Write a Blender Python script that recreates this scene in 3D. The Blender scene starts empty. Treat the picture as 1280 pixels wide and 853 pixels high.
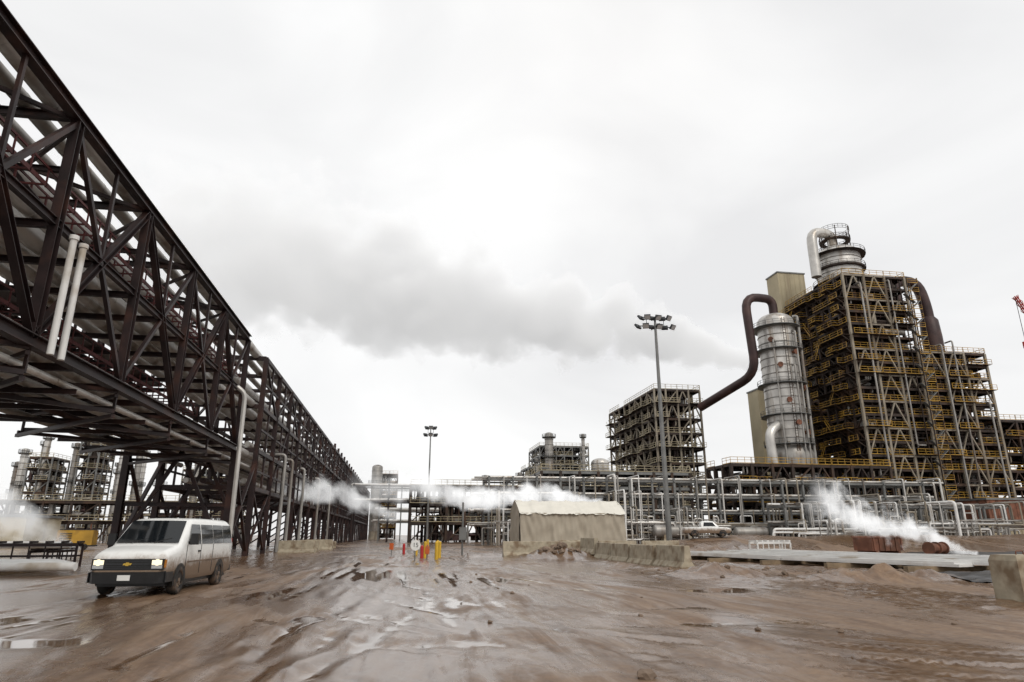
import bpy, math, random, bmesh
from mathutils import Vector, Matrix, noise
R = random.Random(7)
scene = bpy.context.scene
scene.view_settings.view_transform='Standard'; scene.view_settings.look='None'; scene.view_settings.exposure=0
V = Vector

# ------------------------------------------------------------------ materials
def nt(m):
    m.use_nodes = True
    t = m.node_tree
    return t, t.nodes, t.links

def mat(name, col, rough=0.6, metal=0.0, var=0.25, scale=1.5, col2=None, amt=0.0, streak=False, bump=0.0, spec=0.4, emis=0):
    m = bpy.data.materials.new(name)
    t, n, l = nt(m)
    b = n['Principled BSDF']
    no = n.new('ShaderNodeTexNoise'); no.inputs['Scale'].default_value = scale
    no.inputs['Detail'].default_value = 5
    geo = n.new('ShaderNodeNewGeometry')
    l.new(geo.outputs['Position'], no.inputs['Vector'])
    r = n.new('ShaderNodeValToRGB')
    r.color_ramp.elements[0].position = 0.3; r.color_ramp.elements[1].position = 0.7
    r.color_ramp.elements[0].color = (*[c*(1-var) for c in col], 1)
    r.color_ramp.elements[1].color = (*[min(1, c*(1+var)) for c in col], 1)
    l.new(no.outputs['Fac'], r.inputs['Fac'])
    out = r.outputs['Color']
    if col2:
        mp = n.new('ShaderNodeMapping')
        mp.inputs['Scale'].default_value = (1.3, 1.3, 0.12) if streak else (0.6, 0.6, 0.6)
        n2 = n.new('ShaderNodeTexNoise'); n2.inputs['Scale'].default_value = scale*0.9; n2.inputs['Detail'].default_value = 6
        l.new(geo.outputs['Position'], mp.inputs['Vector']); l.new(mp.outputs[0], n2.inputs['Vector'])
        r2 = n.new('ShaderNodeMapRange'); r2.inputs['From Min'].default_value = 0.62-amt*0.4; r2.inputs['From Max'].default_value = 0.72-amt*0.2
        l.new(n2.outputs['Fac'], r2.inputs['Value'])
        mx = n.new('ShaderNodeMix'); mx.data_type = 'RGBA'
        l.new(r2.outputs[0], mx.inputs['Factor']); l.new(out, mx.inputs['A']); mx.inputs['B'].default_value = (*col2, 1)
        out = mx.outputs['Result']
    l.new(out, b.inputs['Base Color'])
    b.inputs['Roughness'].default_value = rough
    b.inputs['Metallic'].default_value = metal
    b.inputs['Specular IOR Level'].default_value = spec
    if emis:
        b.inputs['Emission Color'].default_value=(1,.86,.58,1); b.inputs['Emission Strength'].default_value=emis
    if bump:
        bp = n.new('ShaderNodeBump'); bp.inputs['Strength'].default_value = bump; bp.inputs['Distance'].default_value = 0.03
        l.new(no.outputs['Fac'], bp.inputs['Height']); l.new(bp.outputs[0], b.inputs['Normal'])
    return m

M = dict(
 steel=mat('dark_painted_steel', (.020,.011,.011), .5, 0, .4, 1.2, (.05,.022,.016), .25, spec=.3),
 steel2=mat('brown_steel', (.034,.023,.018), .65, 0, .35, .5, (.075,.042,.026), .3, spec=.3),
 grey=mat('galvanised_steel', (.17,.17,.165), .5, .3, .25, .8),
 silver=mat('insulation_jacket', (.52,.50,.47), .36, .45, .20, .5, (.27,.22,.17), .22, True),
 silver2=mat('insulation_jacket_dull', (.30,.285,.265), .45, .4, .25, .6, (.15,.115,.09), .25, True),
 white=mat('white_coating', (.68,.67,.65), .45, 0, .10, .9, (.42,.36,.29), .12),
 cream=mat('fireproofed_steel', (.27,.235,.185), .85, 0, .2, .7, (.14,.11,.08), .25, True),
 tan=mat('tan_cladding', (.42,.36,.24), .7, 0, .12, .25, (.29,.235,.155), .2, True),
 yellow=mat('yellow_paint', (.42,.24,.03), .55, 0, .3, .6, (.17,.085,.02), .3),
 rust=mat('rusty_steel', (.17,.07,.042), .85, 0, .4, 1.5, (.08,.04,.025), .3),
 duct=mat('brown_duct', (.038,.019,.018), .5, .2, .3, .5, (.075,.04,.034), .3),
 red=mat('red_oxide', (.085,.018,.017), .6, 0, .3, 1.),
 brightred=mat('crane_red_paint', (.42,.045,.03), .5, 0, .2, 1.),
 concrete=mat('concrete', (.36,.31,.23), .9, 0, .22, 3., (.19,.135,.085), .34, bump=.4),
 tarp=mat('tan_tarpaulin', (.36,.315,.25), .85, 0, .07, .8, (.28,.235,.18), .1, True, bump=.3),
 tarproof=mat('pale_tarpaulin', (.66,.63,.56), .75, 0, .06, .8, bump=.3),
 liner=mat('black_liner', (.022,.022,.024), .32, 0, .4, 2., (.07,.05,.04), .2),
 rubber=mat('rubber', (.02,.018,.016), .8, 0, .3, 6, (.12,.08,.055), .35),
 black=mat('black_plastic', (.014,.014,.015), .4, 0, .2, 6),
 glass=mat('tinted_glass', (.008,.010,.012), .05, 0, .1, 2, spec=.45),
 gold=mat('gold_emblem', (.55,.36,.06), .35, .4, .05, 4),
 amber=mat('amber_lens', (.45,.17,.02), .25, 0, .1, 6),
 lens=mat('lamp_lens', (.45,.46,.47), .08, .3, .1, 14, spec=.8),
 headlamp=mat('lit_headlamp', (.6,.55,.42), .1, 0, .05, 14, emis=1.0),
 orange=mat('orange_plastic', (.50,.10,.02), .5, 0, .15, 3, (.25,.12,.06), .2),
 signwhite=mat('sign_white', (.70,.70,.68), .4, 0, .06, 5),
 signred=mat('sign_red', (.42,.03,.03), .4, 0, .06, 5),
 bollardyellow=mat('bollard_yellow_paint',(.58,.36,.03),.5,0,.15,3),
 rock=mat('rubble_stone', (.18,.13,.095), .9, 0, .35, 3, bump=.6),
 timber=mat('timber', (.22,.16,.10), .85, 0, .3, 3),
 lamp=mat('floodlight_housing', (.04,.042,.045), .4, .3, .2, 4),
 maroon=mat('maroon_tank', (.10,.04,.045), .55, 0, .2, .4),
)

# ------------------------------------------------------------------ mesh builder
class MB:
    def __init__(s): s.v=[]; s.f=[]; s.s=[]
    def add(s, vs, fs, smooth=False):
        o=len(s.v); s.v += [tuple(x) for x in vs]
        for f in fs: s.f.append(tuple(i+o for i in f)); s.s.append(smooth)
        return s
    def box(s, x0,x1,y0,y1,z0,z1):
        return s.add([(x0,y0,z0),(x1,y0,z0),(x1,y1,z0),(x0,y1,z0),(x0,y0,z1),(x1,y0,z1),(x1,y1,z1),(x0,y1,z1)],
          [(0,3,2,1),(4,5,6,7),(0,1,5,4),(1,2,6,5),(2,3,7,6),(3,0,4,7)])
    def beam(s,p,q,w,h=None):
        h=h or w; p=V(p);q=V(q);d=(q-p)
        if d.length<1e-6: return s
        d.normalize()
        up=V((0,0,1)) if abs(d.z)<.95 else V((0,1,0))
        a=d.cross(up).normalized(); b=a.cross(d).normalized()
        vs=[]
        for c in (p,q):
            for i,j in ((-1,-1),(1,-1),(1,1),(-1,1)): vs.append(c+a*(w/2*i)+b*(h/2*j))
        return s.add(vs,[(0,1,2,3),(7,6,5,4),(0,4,5,1),(1,5,6,2),(2,6,7,3),(3,7,4,0)])
    def ibeam(s,p,q,w,h):
        p=V(p);q=V(q);d=(q-p).normalized()
        up=V((0,0,1)) if abs(d.z)<.95 else V((0,1,0))
        a=d.cross(up).normalized(); b=a.cross(d).normalized(); t=h*.09
        s.beam(p+b*(h/2-t/2),q+b*(h/2-t/2),w,t); s.beam(p-b*(h/2-t/2),q-b*(h/2-t/2),w,t)
        s.beam(p,q,w*.1,h-2*t-.004)
        return s
    def cyl(s,p,q,r0,r1=None,seg=12,caps=True):
        r1=r0 if r1 is None else r1
        p=V(p);q=V(q);d=(q-p).normalized()
        up=V((0,0,1)) if abs(d.z)<.95 else V((0,1,0))
        a=d.cross(up).normalized(); b=d.cross(a).normalized()
        vs=[]
        for c,r in((p,r0),(q,r1)):
            for i in range(seg):
                t=2*math.pi*i/seg; vs.append(c+a*(r*math.cos(t))+b*(r*math.sin(t)))
        s.add(vs,[(i,(i+1)%seg,seg+(i+1)%seg,seg+i) for i in range(seg)],True)
        if caps: s.add(vs,[tuple(range(seg))[::-1],tuple(range(seg,2*seg))])
        return s
    def lathe(s,cx,cy,prof,seg=28):
        vs=[];n=len(prof)
        for z,r in prof:
            for i in range(seg):
                t=2*math.pi*i/seg; vs.append((cx+r*math.cos(t),cy+r*math.sin(t),z))
        s.add(vs,[(j*seg+i,j*seg+(i+1)%seg,(j+1)*seg+(i+1)%seg,(j+1)*seg+i) for j in range(n-1) for i in range(seg)],True)
        return s
    def sweep(s,pts,r,seg=10,bend=None):
        pts=[V(p) for p in pts]; bend=bend or r*2.6
        out=[pts[0]]
        for i in range(1,len(pts)-1):
            a,b,c=pts[i-1],pts[i],pts[i+1]
            d1=(a-b);d2=(c-b); k=min(bend,d1.length*.49,d2.length*.49)
            p0=b+d1.normalized()*k;p2=b+d2.normalized()*k
            for j in range(6):
                t=j/5; out.append(p0*(1-t)**2+b*2*t*(1-t)+p2*t*t)
        out.append(pts[-1])
        vs=[];d=(out[1]-out[0]).normalized()
        up=V((0,0,1)) if abs(d.z)<.9 else V((0,1,0))
        a=d.cross(up).normalized()
        for i,p in enumerate(out):
            if i==0:t=out[1]-out[0]
            elif i==len(out)-1:t=out[-1]-out[-2]
            else:t=out[i+1]-out[i-1]
            t.normalize(); a=(a-t*a.dot(t)).normalized(); b=t.cross(a)
            for k in range(seg):
                q=2*math.pi*k/seg; vs.append(p+a*(r*math.cos(q))+b*(r*math.sin(q)))
        n=len(out)
        s.add(vs,[(j*seg+k,j*seg+(k+1)%seg,(j+1)*seg+(k+1)%seg,(j+1)*seg+k) for j in range(n-1) for k in range(seg)],True)
        s.add(vs,[tuple(range(seg))[::-1],tuple(range((n-1)*seg,n*seg))])
        return s
    def rail(s,pts,h=1.1,t=.07,sp=2.0,toe=.25):
        for a,b in zip(pts[:-1],pts[1:]):
            a=V(a);b=V(b);L=(b-a).length;n=max(1,int(L/sp))
            z=V((0,0,1))
            s.beam(a+z*h,b+z*h,t); s.beam(a+z*h*.55,b+z*h*.55,t*.8)
            if toe: s.beam(a+z*(toe/2),b+z*(toe/2),.04,toe)
            for i in range(n+1):
                p=a.lerp(b,i/n); s.beam(p,p+z*h,t*.8)
        return s

def link(o): scene.collection.objects.link(o); return o
def mesh_from(mb,name,mt,off=V((0,0,0))):
    me=bpy.data.meshes.new(name)
    me.from_pydata([(x-off.x,y-off.y,z-off.z) for x,y,z in mb.v],[],mb.f)
    me.polygons.foreach_set('use_smooth',mb.s)
    me.materials.append(M[mt] if isinstance(mt,str) else mt); me.update()
    return me
def part(parent,name,mb,mt,local=False,label=None):
    if not mb.v: return None
    off=V((0,0,0))
    if not local:
        p=parent
        while p: off+=p.location; p=p.parent
    o=bpy.data.objects.new(name,mesh_from(mb,name,mt,off)); link(o)
    o.parent=parent
    if label:o['label']=label
    return o
def thing(name,label,cat,loc=(0,0,0),group=None,rz=0):
    o=bpy.data.objects.new(name,None); o.empty_display_size=.3; link(o)
    o.location=loc; o.rotation_euler[2]=rz; o['label']=label;o['category']=cat
    if group:o['group']=group
    return o
def single(name,label,cat,mb,mt,group=None):
    xs=[v[0] for v in mb.v];ys=[v[1] for v in mb.v];zs=[v[2] for v in mb.v]
    c=V(((min(xs)+max(xs))/2,(min(ys)+max(ys))/2,min(zs)))
    o=bpy.data.objects.new(name,mesh_from(mb,name,mt,c)); link(o); o.location=c
    o['label']=label;o['category']=cat
    if group:o['group']=group
    return o

# ------------------------------------------------------------------ camera
cam=bpy.data.cameras.new('camera'); co=link(bpy.data.objects.new('camera',cam)); scene.camera=co
cam.sensor_width=36; cam.lens=22.9; cam.clip_end=6000; cam.clip_start=.1
co.location=(0,0,1.6); co.rotation_euler=(math.radians(90+16.57),0,math.radians(-9.37))

# ------------------------------------------------------------------ world, sun
w=bpy.data.worlds.new('World'); scene.world=w; w.use_nodes=True
t=w.node_tree;n=t.nodes;l=t.links
for x in list(n): n.remove(x)
out=n.new('ShaderNodeOutputWorld'); sky=n.new('ShaderNodeTexSky'); sky.sky_type='NISHITA'; sky.sun_disc=False
sky.sun_elevation=math.radians(42); sky.sun_rotation=math.radians(20)
b1=n.new('ShaderNodeBackground'); b1.inputs['Strength'].default_value=.08; l.new(sky.outputs[0],b1.inputs['Color'])
tc=n.new('ShaderNodeTexCoord'); mp=n.new('ShaderNodeMapping'); mp.inputs['Scale'].default_value=(1,1,2.2); mp.inputs['Location'].default_value=(.4,.2,.1)
l.new(tc.outputs['Generated'],mp.inputs['Vector'])
no=n.new('ShaderNodeTexNoise'); no.inputs['Scale'].default_value=1.7; no.inputs['Detail'].default_value=6; no.inputs['Roughness'].default_value=.45; no.inputs['Distortion'].default_value=.6
l.new(mp.outputs[0],no.inputs['Vector'])
cr=n.new('ShaderNodeValToRGB'); cr.color_ramp.elements[0].position=.30; cr.color_ramp.elements[1].position=.56
cr.color_ramp.elements[0].color=(.82,.82,.825,1); cr.color_ramp.elements[1].color=(1,1,.995,1)
l.new(no.outputs['Fac'],cr.inputs['Fac'])
b2=n.new('ShaderNodeBackground'); b2.inputs['Strength'].default_value=1.02; l.new(cr.outputs[0],b2.inputs['Color'])
ms=n.new('ShaderNodeMixShader'); ms.inputs[0].default_value=.96
l.new(b1.outputs[0],ms.inputs[1]); l.new(b2.outputs[0],ms.inputs[2]); l.new(ms.outputs[0],out.inputs['Surface'])
sd=bpy.data.lights.new('sun','SUN'); sd.energy=1.3; sd.angle=math.radians(25); sd.color=(1,.95,.87)
so=link(bpy.data.objects.new('sun',sd)); so.rotation_euler=(math.radians(48),0,math.radians(20)); so.location=(0,0,120)

# ------------------------------------------------------------------ ground
def ss(a,b,x):
    t=max(0,min(1,(x-a)/(b-a))); return t*t*(3-2*t)
def gau(x,y,cx,cy,rx,ry,h): return h*math.exp(-((x-cx)/rx)**2-((y-cy)/ry)**2)
RUT=[]
rr=random.Random(12)
for i in range(28):
    RUT.append((rr.uniform(-9,6),rr.uniform(-.03,.03),rr.choice([0,0,3,7,11,16,20,-3])*rr.uniform(.7,1.2),rr.uniform(5,10),rr.uniform(.3,1.1),rr.uniform(0,6),rr.uniform(.008,.026)))
def rut(x,y):
    h=0
    for x0,b,c,s,a,ph,dp in RUT:
        xc=x0+b*y+c*math.exp(-(y-6)/s)+a*math.sin(y*.11+ph)
        for o in(-.85,.85):
            d=abs(x-xc-o)
            if d<.5:
                h+=-dp*(1-ss(.08,.24,d))+dp*.5*math.exp(-((d-.31)/.10)**2)
    return h
PUD=[(6.3,15.4,1.4,.6,.07),(5.6,12.6,1.9,.5,.075),(2.0,17.5,1.6,1.2,.05),(-8.4,15.5,1.8,1.4,.06),(-3.2,22,1.0,3.4,.05),(-1.0,30,1.2,5,.05),(9.6,20,1.8,.9,.06),(3.6,26,1.4,2.4,.05),(-6.0,12.2,1.6,.6,.06),(.6,11.0,1.8,.5,.05),(-2.0,14.5,1.3,.8,.05),(6.0,21,1.2,1.0,.05)]
def gh(x,y,full=False):
    h=0
    dist=math.hypot(x,y)
    near=1-ss(70,130,dist)
    pud=0
    if near>0:
        xw=x+1.6*math.sin(y/17)+ .4*math.sin(y/5.)
        a=noise.noise(V((xw*1.1,y*.13,3)))+.6*noise.noise(V((xw*2.6,y*.35,9)))
        c=noise.noise(V((x*.35-y*.1,y*.16+x*.1,5)))
        d=noise.noise(V((x*2.3,y*2.3,1)))+.5*noise.noise(V((x*6,y*6,1)))
        rough=ss(8,15,x+ .05*y-1)
        h+=near*(.008*a+.036*c+.003*d+rough*(.05*d+.05*noise.noise(V((x*.9,y*.9,4)))))
        if dist<55: h+=rut(x,y)*(.4+.9*max(0,.5+noise.noise(V((x*.2,y*.15,8)))))
        if dist<50:
            for px,py,rx,ry,dp in PUD:
                if abs(x-px)<rx*2.5 and abs(y-py)<ry*2.5: h-=gau(x,y,px,py,rx,ry,dp)
        if h<-.043 and rough<.6: pud=min(1,(-.043-h)/.008); h=-.043
    h+=1.5*ss(20,45,x)*math.exp(-((y-80)/9)**2)*(1+.25*noise.noise(V((x*.15,y*.15,2))))
    if 5<x<50 and y<70:
        k=1.0+.7*noise.noise(V((x*1.1,y*1.1,7)))+.45*noise.noise(V((x*3,y*3,7)))
        h+=k*(gau(x,y,12.4,26,1.8,.9,.40)+gau(x,y,14.6,30,1.4,3,.2)+gau(x,y,16.2,23,2.0,.8,.34)+gau(x,y,18.5,22.6,1.6,.8,.28)
      +gau(x,y,11.3,47,3,2,.6)+gau(x,y,12.3,38,.8,9,.10)+gau(x,y,24,52,6,3,.6)+gau(x,y,17,56,5,3,.35)+gau(x,y,36,54,8,4,.7)+gau(x,y,6,52,3,1,.3))
    return (h,pud) if full else h
def axis(lo,hi,c0,c1,d,g):
    xs=[];x=c0
    while x<c1: xs.append(x); x+=d
    xs.append(c1); s=d;x=c1
    while x<hi: s*=g; x+=s; xs.append(min(x,hi))
    s=d;x=c0;L=[]
    while x>lo: s*=g; x-=s; L.append(max(x,lo))
    return L[::-1]+xs
gx=axis(-1500,2000,-13,19,.11,1.05); gy=axis(-60,3000,6,30,.12,1.03)
vs=[];pu=[]
for y in gy:
    for x in gx:
        h,p_=gh(x,y,True); vs.append((x,y,h)); pu.append(p_)
nx=len(gx)
fs=[(j*nx+i,j*nx+i+1,(j+1)*nx+i+1,(j+1)*nx+i) for j in range(len(gy)-1) for i in range(nx-1)]
me=bpy.data.meshes.new('ground'); me.from_pydata(vs,[],fs); me.polygons.foreach_set('use_smooth',[True]*len(fs)); me.update()
at=me.attributes.new('puddle','FLOAT','POINT'); at.data.foreach_set('value',pu)
g=link(bpy.data.objects.new('ground',me)); g['kind']='structure'; g['label']='wet brown mud yard with tyre ruts and puddles'; g['category']='ground'
gm=bpy.data.materials.new('wet_mud'); t,n,l=nt(gm); b=n['Principled BSDF']
geo=n.new('ShaderNodeNewGeometry')
def mapn(sc,nscale,det,rough=.55,dist=0,rz=0):
    mp=n.new('ShaderNodeMapping'); mp.inputs['Scale'].default_value=sc; mp.inputs['Rotation'].default_value=(0,0,rz)
    l.new(geo.outputs['Position'],mp.inputs['Vector'])
    q=n.new('ShaderNodeTexNoise'); q.inputs['Scale'].default_value=nscale; q.inputs['Detail'].default_value=det; q.inputs['Roughness'].default_value=rough; q.inputs['Distortion'].default_value=dist
    l.new(mp.outputs[0],q.inputs['Vector']); return q.outputs['Fac']
def mr(v,a,b_,c=0,d=1,sm=False):
    q=n.new('ShaderNodeMapRange'); q.inputs['From Min'].default_value=a;q.inputs['From Max'].default_value=b_;q.inputs['To Min'].default_value=c;q.inputs['To Max'].default_value=d
    if sm:q.interpolation_type='SMOOTHSTEP'
    l.new(v,q.inputs['Value']); return q.outputs[0]
def mth(op,a,b_=None):
    q=n.new('ShaderNodeMath'); q.operation=op
    for i,x in enumerate((a,b_)):
        if x is None: continue
        if isinstance(x,(int,float)): q.inputs[i].default_value=x
        else: l.new(x,q.inputs[i])
    return q.outputs[0]
tr=mapn((1,.12,1),1.8,9,.66,1.0)
tr2=mapn((1,.14,1),2.4,8,.66,.6,math.radians(28))
fine=mapn((1,1,1),6,9,.72)
big=mapn((.6,.22,1),.30,6,.6,1.0)
mix=mth('ADD',mth('MULTIPLY',tr,.36),mth('ADD',mth('MULTIPLY',fine,.34),mth('MULTIPLY',tr2,.3)))
rp=n.new('ShaderNodeValToRGB'); e=rp.color_ramp.elements; e[0].position=.38;e[0].color=(.088,.048,.025,1);e[1].position=.64;e[1].color=(.29,.195,.122,1)
em=e.new(.5); em.color=(.175,.108,.064,1)
l.new(mix,rp.inputs['Fac'])
att=n.new('ShaderNodeAttribute'); att.attribute_name='puddle'; pud=att.outputs['Fac']
wet=mth('MAXIMUM',mr(mth('ADD',mth('MULTIPLY',big,.72),mth('MULTIPLY',tr,.28)),.41,.51,0,1,True),pud)
mx=n.new('ShaderNodeMix');mx.data_type='RGBA';mx.blend_type='MULTIPLY'; l.new(mth('MULTIPLY',wet,.6),mx.inputs['Factor']); l.new(rp.outputs[0],mx.inputs['A']); mx.inputs['B'].default_value=(.62,.52,.43,1)
l.new(mx.outputs['Result'],b.inputs['Base Color'])
ro=mth('ADD',mr(wet,0,1,.56,.20),mth('MULTIPLY',mth('SUBTRACT',fine,.5),.22))
ro=mth('MULTIPLY',ro,mr(pud,0,1,1,.2))
l.new(ro,b.inputs['Roughness']); l.new(mr(wet,0,1,.4,.9),b.inputs['Specular IOR Level'])
bp=n.new('ShaderNodeBump'); bp.inputs['Distance'].default_value=.05; l.new(mth('MULTIPLY',mr(pud,0,1,1,.04),mr(wet,0,1,.5,.16)),bp.inputs['Strength'])
l.new(mth('ADD',mth('MULTIPLY',tr,.5),mth('ADD',mth('MULTIPLY',fine,.5),mth('MULTIPLY',tr2,.5))),bp.inputs['Height']); l.new(bp.outputs[0],b.inputs['Normal'])
me.materials.append(gm)

# ------------------------------------------------------------------ pipe bridge
XL,XR=-18.84,-11.84; ZB,ZM,ZT=7.5,11.6,15.7; P=6.8
ys=[1.6+P*i for i in range(8)]
pb=thing('pipe_bridge','dark brown steel truss bridge carrying pipes over the mud road','pipe bridge',((XL+XR)/2,25,0))
def bpart(nm,p,q,w,h,ib=True,mt='steel'):
    mb=MB(); (mb.ibeam if ib else mb.beam)(p,q,w,h); part(pb,nm,mb,mt)
for X in (XL,XR):
    for z in (ZB,ZT): bpart('truss_chord',(X,ys[0]-.2,z),(X,ys[-1]+.2,z),.36,.42)
    bpart('truss_chord',(X,ys[0],ZM),(X,ys[-1],ZM),.22,.28)
    for y in ys: bpart('truss_post',(X,y,ZB+.2),(X,y,ZT-.2),.32,.34)
    for i in range(7):
        y0,y1=ys[i],ys[i+1]; ym=(y0+y1)/2
        if i%2: bpart('truss_diagonal',(X,y0,ZB+.2),(X,y1,ZT-.2),.26,.28)
        else: bpart('truss_diagonal',(X,y0,ZT-.2),(X,y1,ZB+.2),.26,.28)
        bpart('truss_brace',(X,ym,ZM),(X,(y1 if i%2==0 else y0),ZT-.2),.16,.18,False)
        bpart('truss_brace',(X,ym,ZM),(X,(y0 if i%2==0 else y1),ZB+.2),.16,.18,False)
        bpart('truss_brace',(X,ym,ZM+.1),(X,ym,ZT-.2),.12,.14,False)
for i in range(15):
    y=ys[0]+P/2*i
    for z in (ZB-.05,ZM-.05): bpart('cross_beam',(XL+.15,y,z),(XR-.15,y,z),.2,.26)
    bpart('hanger_beam',(XL+.15,y+.2,6.60),(XR-.05,y+.2,6.60),.16,.2)
    if i%2==0:
        bpart('cross_beam',(XL+.15,y,ZT),(XR-.15,y,ZT),.22,.3); bpart('cross_beam',(XL+.15,y,13.6),(XR-.15,y,13.6),.16,.2)
for i in range(7):
    y0,y1=ys[i],ys[i+1]
    for z in (ZB-.02,ZT+.02):
        bpart('lateral_brace',(XL,y0,z-.2),(XR,y1,z-.2),.14,.14,False)
        bpart('lateral_brace',(XR,y0,z-.36),(XL,y1,z-.36),.14,.14,False)
    bpart('lateral_brace',(XL,y0,6.46),(XR,y1,6.46),.16,.16,False)
    bpart('lateral_brace',(XR,y0,6.28),(XL,y1,6.28),.16,.16,False)
    for X in (XL+.1,XR-.1): bpart('hanger',(X,y1+.2,6.5),(X,y1+.2,ZB-.2),.1,.1,False)
    bpart('sway_brace',(XL,y1,ZM),((XL+XR)/2,y1,ZT-.2),.14,.14,False); bpart('sway_brace',(XR,y1,ZM),((XL+XR)/2,y1,ZT-.2),.14,.14,False)
for xa,xb,zt in ((-13.3,-12.3,12.9),(-15.9,-14.9,9.9)):
    mb=MB()
    for y in range(0,49):
        mb.beam((xa,y+1.8,zt),(xb,y+1.8,zt),.06)
        mb.beam((xa,y+1.8,zt-.1),(xa,y+1.8,zt+.6),.06); mb.beam((xb,y+1.8,zt-.1),(xb,y+1.8,zt+.6),.05)
    for a in (xa,xb):
        mb.beam((a,1.6,zt),(a,49,zt),.05,.16); mb.beam((a,1.6,zt+.6),(a,49,zt+.6),.05,.08)
    part(pb,'cable_tray',mb,'red')
mb=MB()
mb.box(-18.5,-17.3,1.6,49,ZM+.12,ZM+.17); mb.rail([(-17.3,1.6,ZM+.17),(-17.3,49,ZM+.17)],1.1,.06,2,.12)
part(pb,'walkway',mb,'steel')
for X in (XL,XR):
    for y in (49.2,56):
        bpart('support_column',(X,y,0),(X,y,ZB-.2),.42,.45)
    bpart('support_brace',(X,49.2,.3),(X,56,ZB-.4),.24,.24,False); bpart('support_brace',(X+.02,56,.3),(X+.02,49.2,ZB-.4),.2,.2,False)
for y in (49.2,56):
    bpart('support_brace',(XL,y,.3),((XL+XR)/2,y,ZB-.3),.24,.24,False); bpart('support_brace',(XR,y,.3),((XL+XR)/2,y,ZB-.3),.24,.24,False)
    bpart('support_brace',(XL,y,3.6),(XR,y,3.6),.2,.26)

# long rack beyond
pr=thing('pipe_rack','long dark steel multi level pipe rack beside the road','pipe rack',((XL+XR)/2,150,0))
LV=[5.2,8.2,11.8,15.9]
def rpart(nm,mb,mt='steel'): part(pr,nm,mb,mt)
yb=[56+P*i for i in range(30)]
for i,y in enumerate(yb):
    mb=MB(); top=LV[-1]+(.9 if 8<i else 0)
    for X in (XL,XR): mb.ibeam((X,y+.01*(i==0),0),(X,y+.01*(i==0),top),.36,.4)
    for z in LV: mb.beam((XL,y,z),(XR,y,z),.26,.34)
    mb.beam((XL,y,.4),(XR,y,5),.16); mb.beam((XL,y+.2,15.7),(XR,y+.2,12),.14)
    rpart('portal_frame',mb)
for X in (XL,XR):
    for j,z in enumerate(LV):
        mb=MB(); mb.beam((X,56,z-.02),(X,yb[-1],z-.02),.26,.32); rpart('side_beam',mb)
    for i in range(29):
        mb=MB(); y0,y1=yb[i],yb[i+1]
        if i%2: mb.beam((X,y0,LV[2]),(X,y1,LV[3]),.18)
        else: mb.beam((X,y1,LV[2]),(X,y0,LV[3]),.18)
        if i%3==0: mb.beam((X,y0,.3),(X,y1,LV[0]),.18); mb.beam((X,y1,.3),(X+.02,y0,LV[0]),.18)
        if i%3==1: mb.beam((X,y0,LV[0]),(X,y1,LV[2]),.18)
        for z in (6.6,10,13.8): mb.beam((X,y0,z),(X,y1,z),.14,.16)
        ym=(y0+y1)/2; mb.beam((X,ym,LV[0]),(X,ym,LV[3]),.16)
        rpart('side_bracing',mb)
GP='pipes running along the pipe rack'
def runpipe(x,z,r,y0,y1,mt,lab='long silver insulated pipe lying on the rack beams'):
    mb=MB(); mb.cyl((x,y0,z),(x,y1,z),r,seg=14)
    y=y0+2
    while y<min(y1,80): mb.cyl((x,y,z),(x,y+.06,z),r+.012,seg=14,caps=True); y+=3.1
    single('pipe',lab,'pipe',mb,mt,GP)
for z,specs in ((ZB+.12,[(-12.6,.28,'silver'),(-13.4,.24,'silver'),(-14.2,.32,'silver'),(-15.0,.2,'silver'),(-15.6,.16,'duct'),(-16.3,.3,'silver2'),(-17.2,.26,'silver'),(-18.1,.27,'silver')]),
                (ZM+.12,[(-12.6,.30,'silver'),(-13.9,.40,'silver'),(-14.8,.26,'silver'),(-15.6,.32,'silver'),(-16.5,.26,'silver')]),
                (13.7,[(-14.2,.36,'silver'),(-15.3,.42,'silver'),(-16.4,.25,'silver2'),(-17.6,.32,'silver')]),
                (ZT+.17,[(-12.7,.36,'silver'),(-13.7,.28,'silver2'),(-14.9,.24,'silver2'),(-16.2,.3,'silver'),(-17.6,.34,'silver')])):
    for x,r,m_ in specs: runpipe(x,z+r,r,1.2,260 if z>12 or x>-16 else 200,m_)
for x,r,m_ in ((-12.35,.13,'silver'),(-13.6,.17,'silver2'),(-15.4,.14,'duct'),(-17.4,.17,'silver2')): runpipe(x,6.72+r,r,1.2,56,m_,'silver pipe slung under the bridge deck beams')
for z in (8.37,5.37):
    for x in (-12.8,-13.7,-14.6,-15.9,-17.2):
        runpipe(x,z+.45,.2+.1*R.random(),57,240,R.choice(['silver','silver2','duct']))
for y in (22.5,23.2):
    mb=MB(); mb.sweep([(-11.45,y,7.2),(-11.45,y,11.4)],.11,12); mb.cyl((-11.45,y,11.25),(-11.45,y,11.4),.15)
    single('vertical_pipe','short white vertical pipe clamped to the truss side','pipe',mb,'white','white vertical pipes on the truss')
mb=MB(); mb.sweep([(-12.3,47.5,12.),(-11.25,47.7,11.2),(-11.2,47.9,.1)],.15,12)
single('downcomer_pipe','pale grey pipe dropping from the bridge to the ground','pipe',mb,'silver')
for i,(x,y) in enumerate([(-11.2,66),(-11.3,80),(-11.2,94),(-11.1,108),(-11.2,70.5)]):
    mb=MB(); mb.sweep([(-13,y,9),(x,y,9),(x,y,.05)],.15,10)
    single('downcomer_pipe','silver pipe dropping down the rack side','pipe',mb,'silver2','pipes dropping down the rack side')

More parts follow.
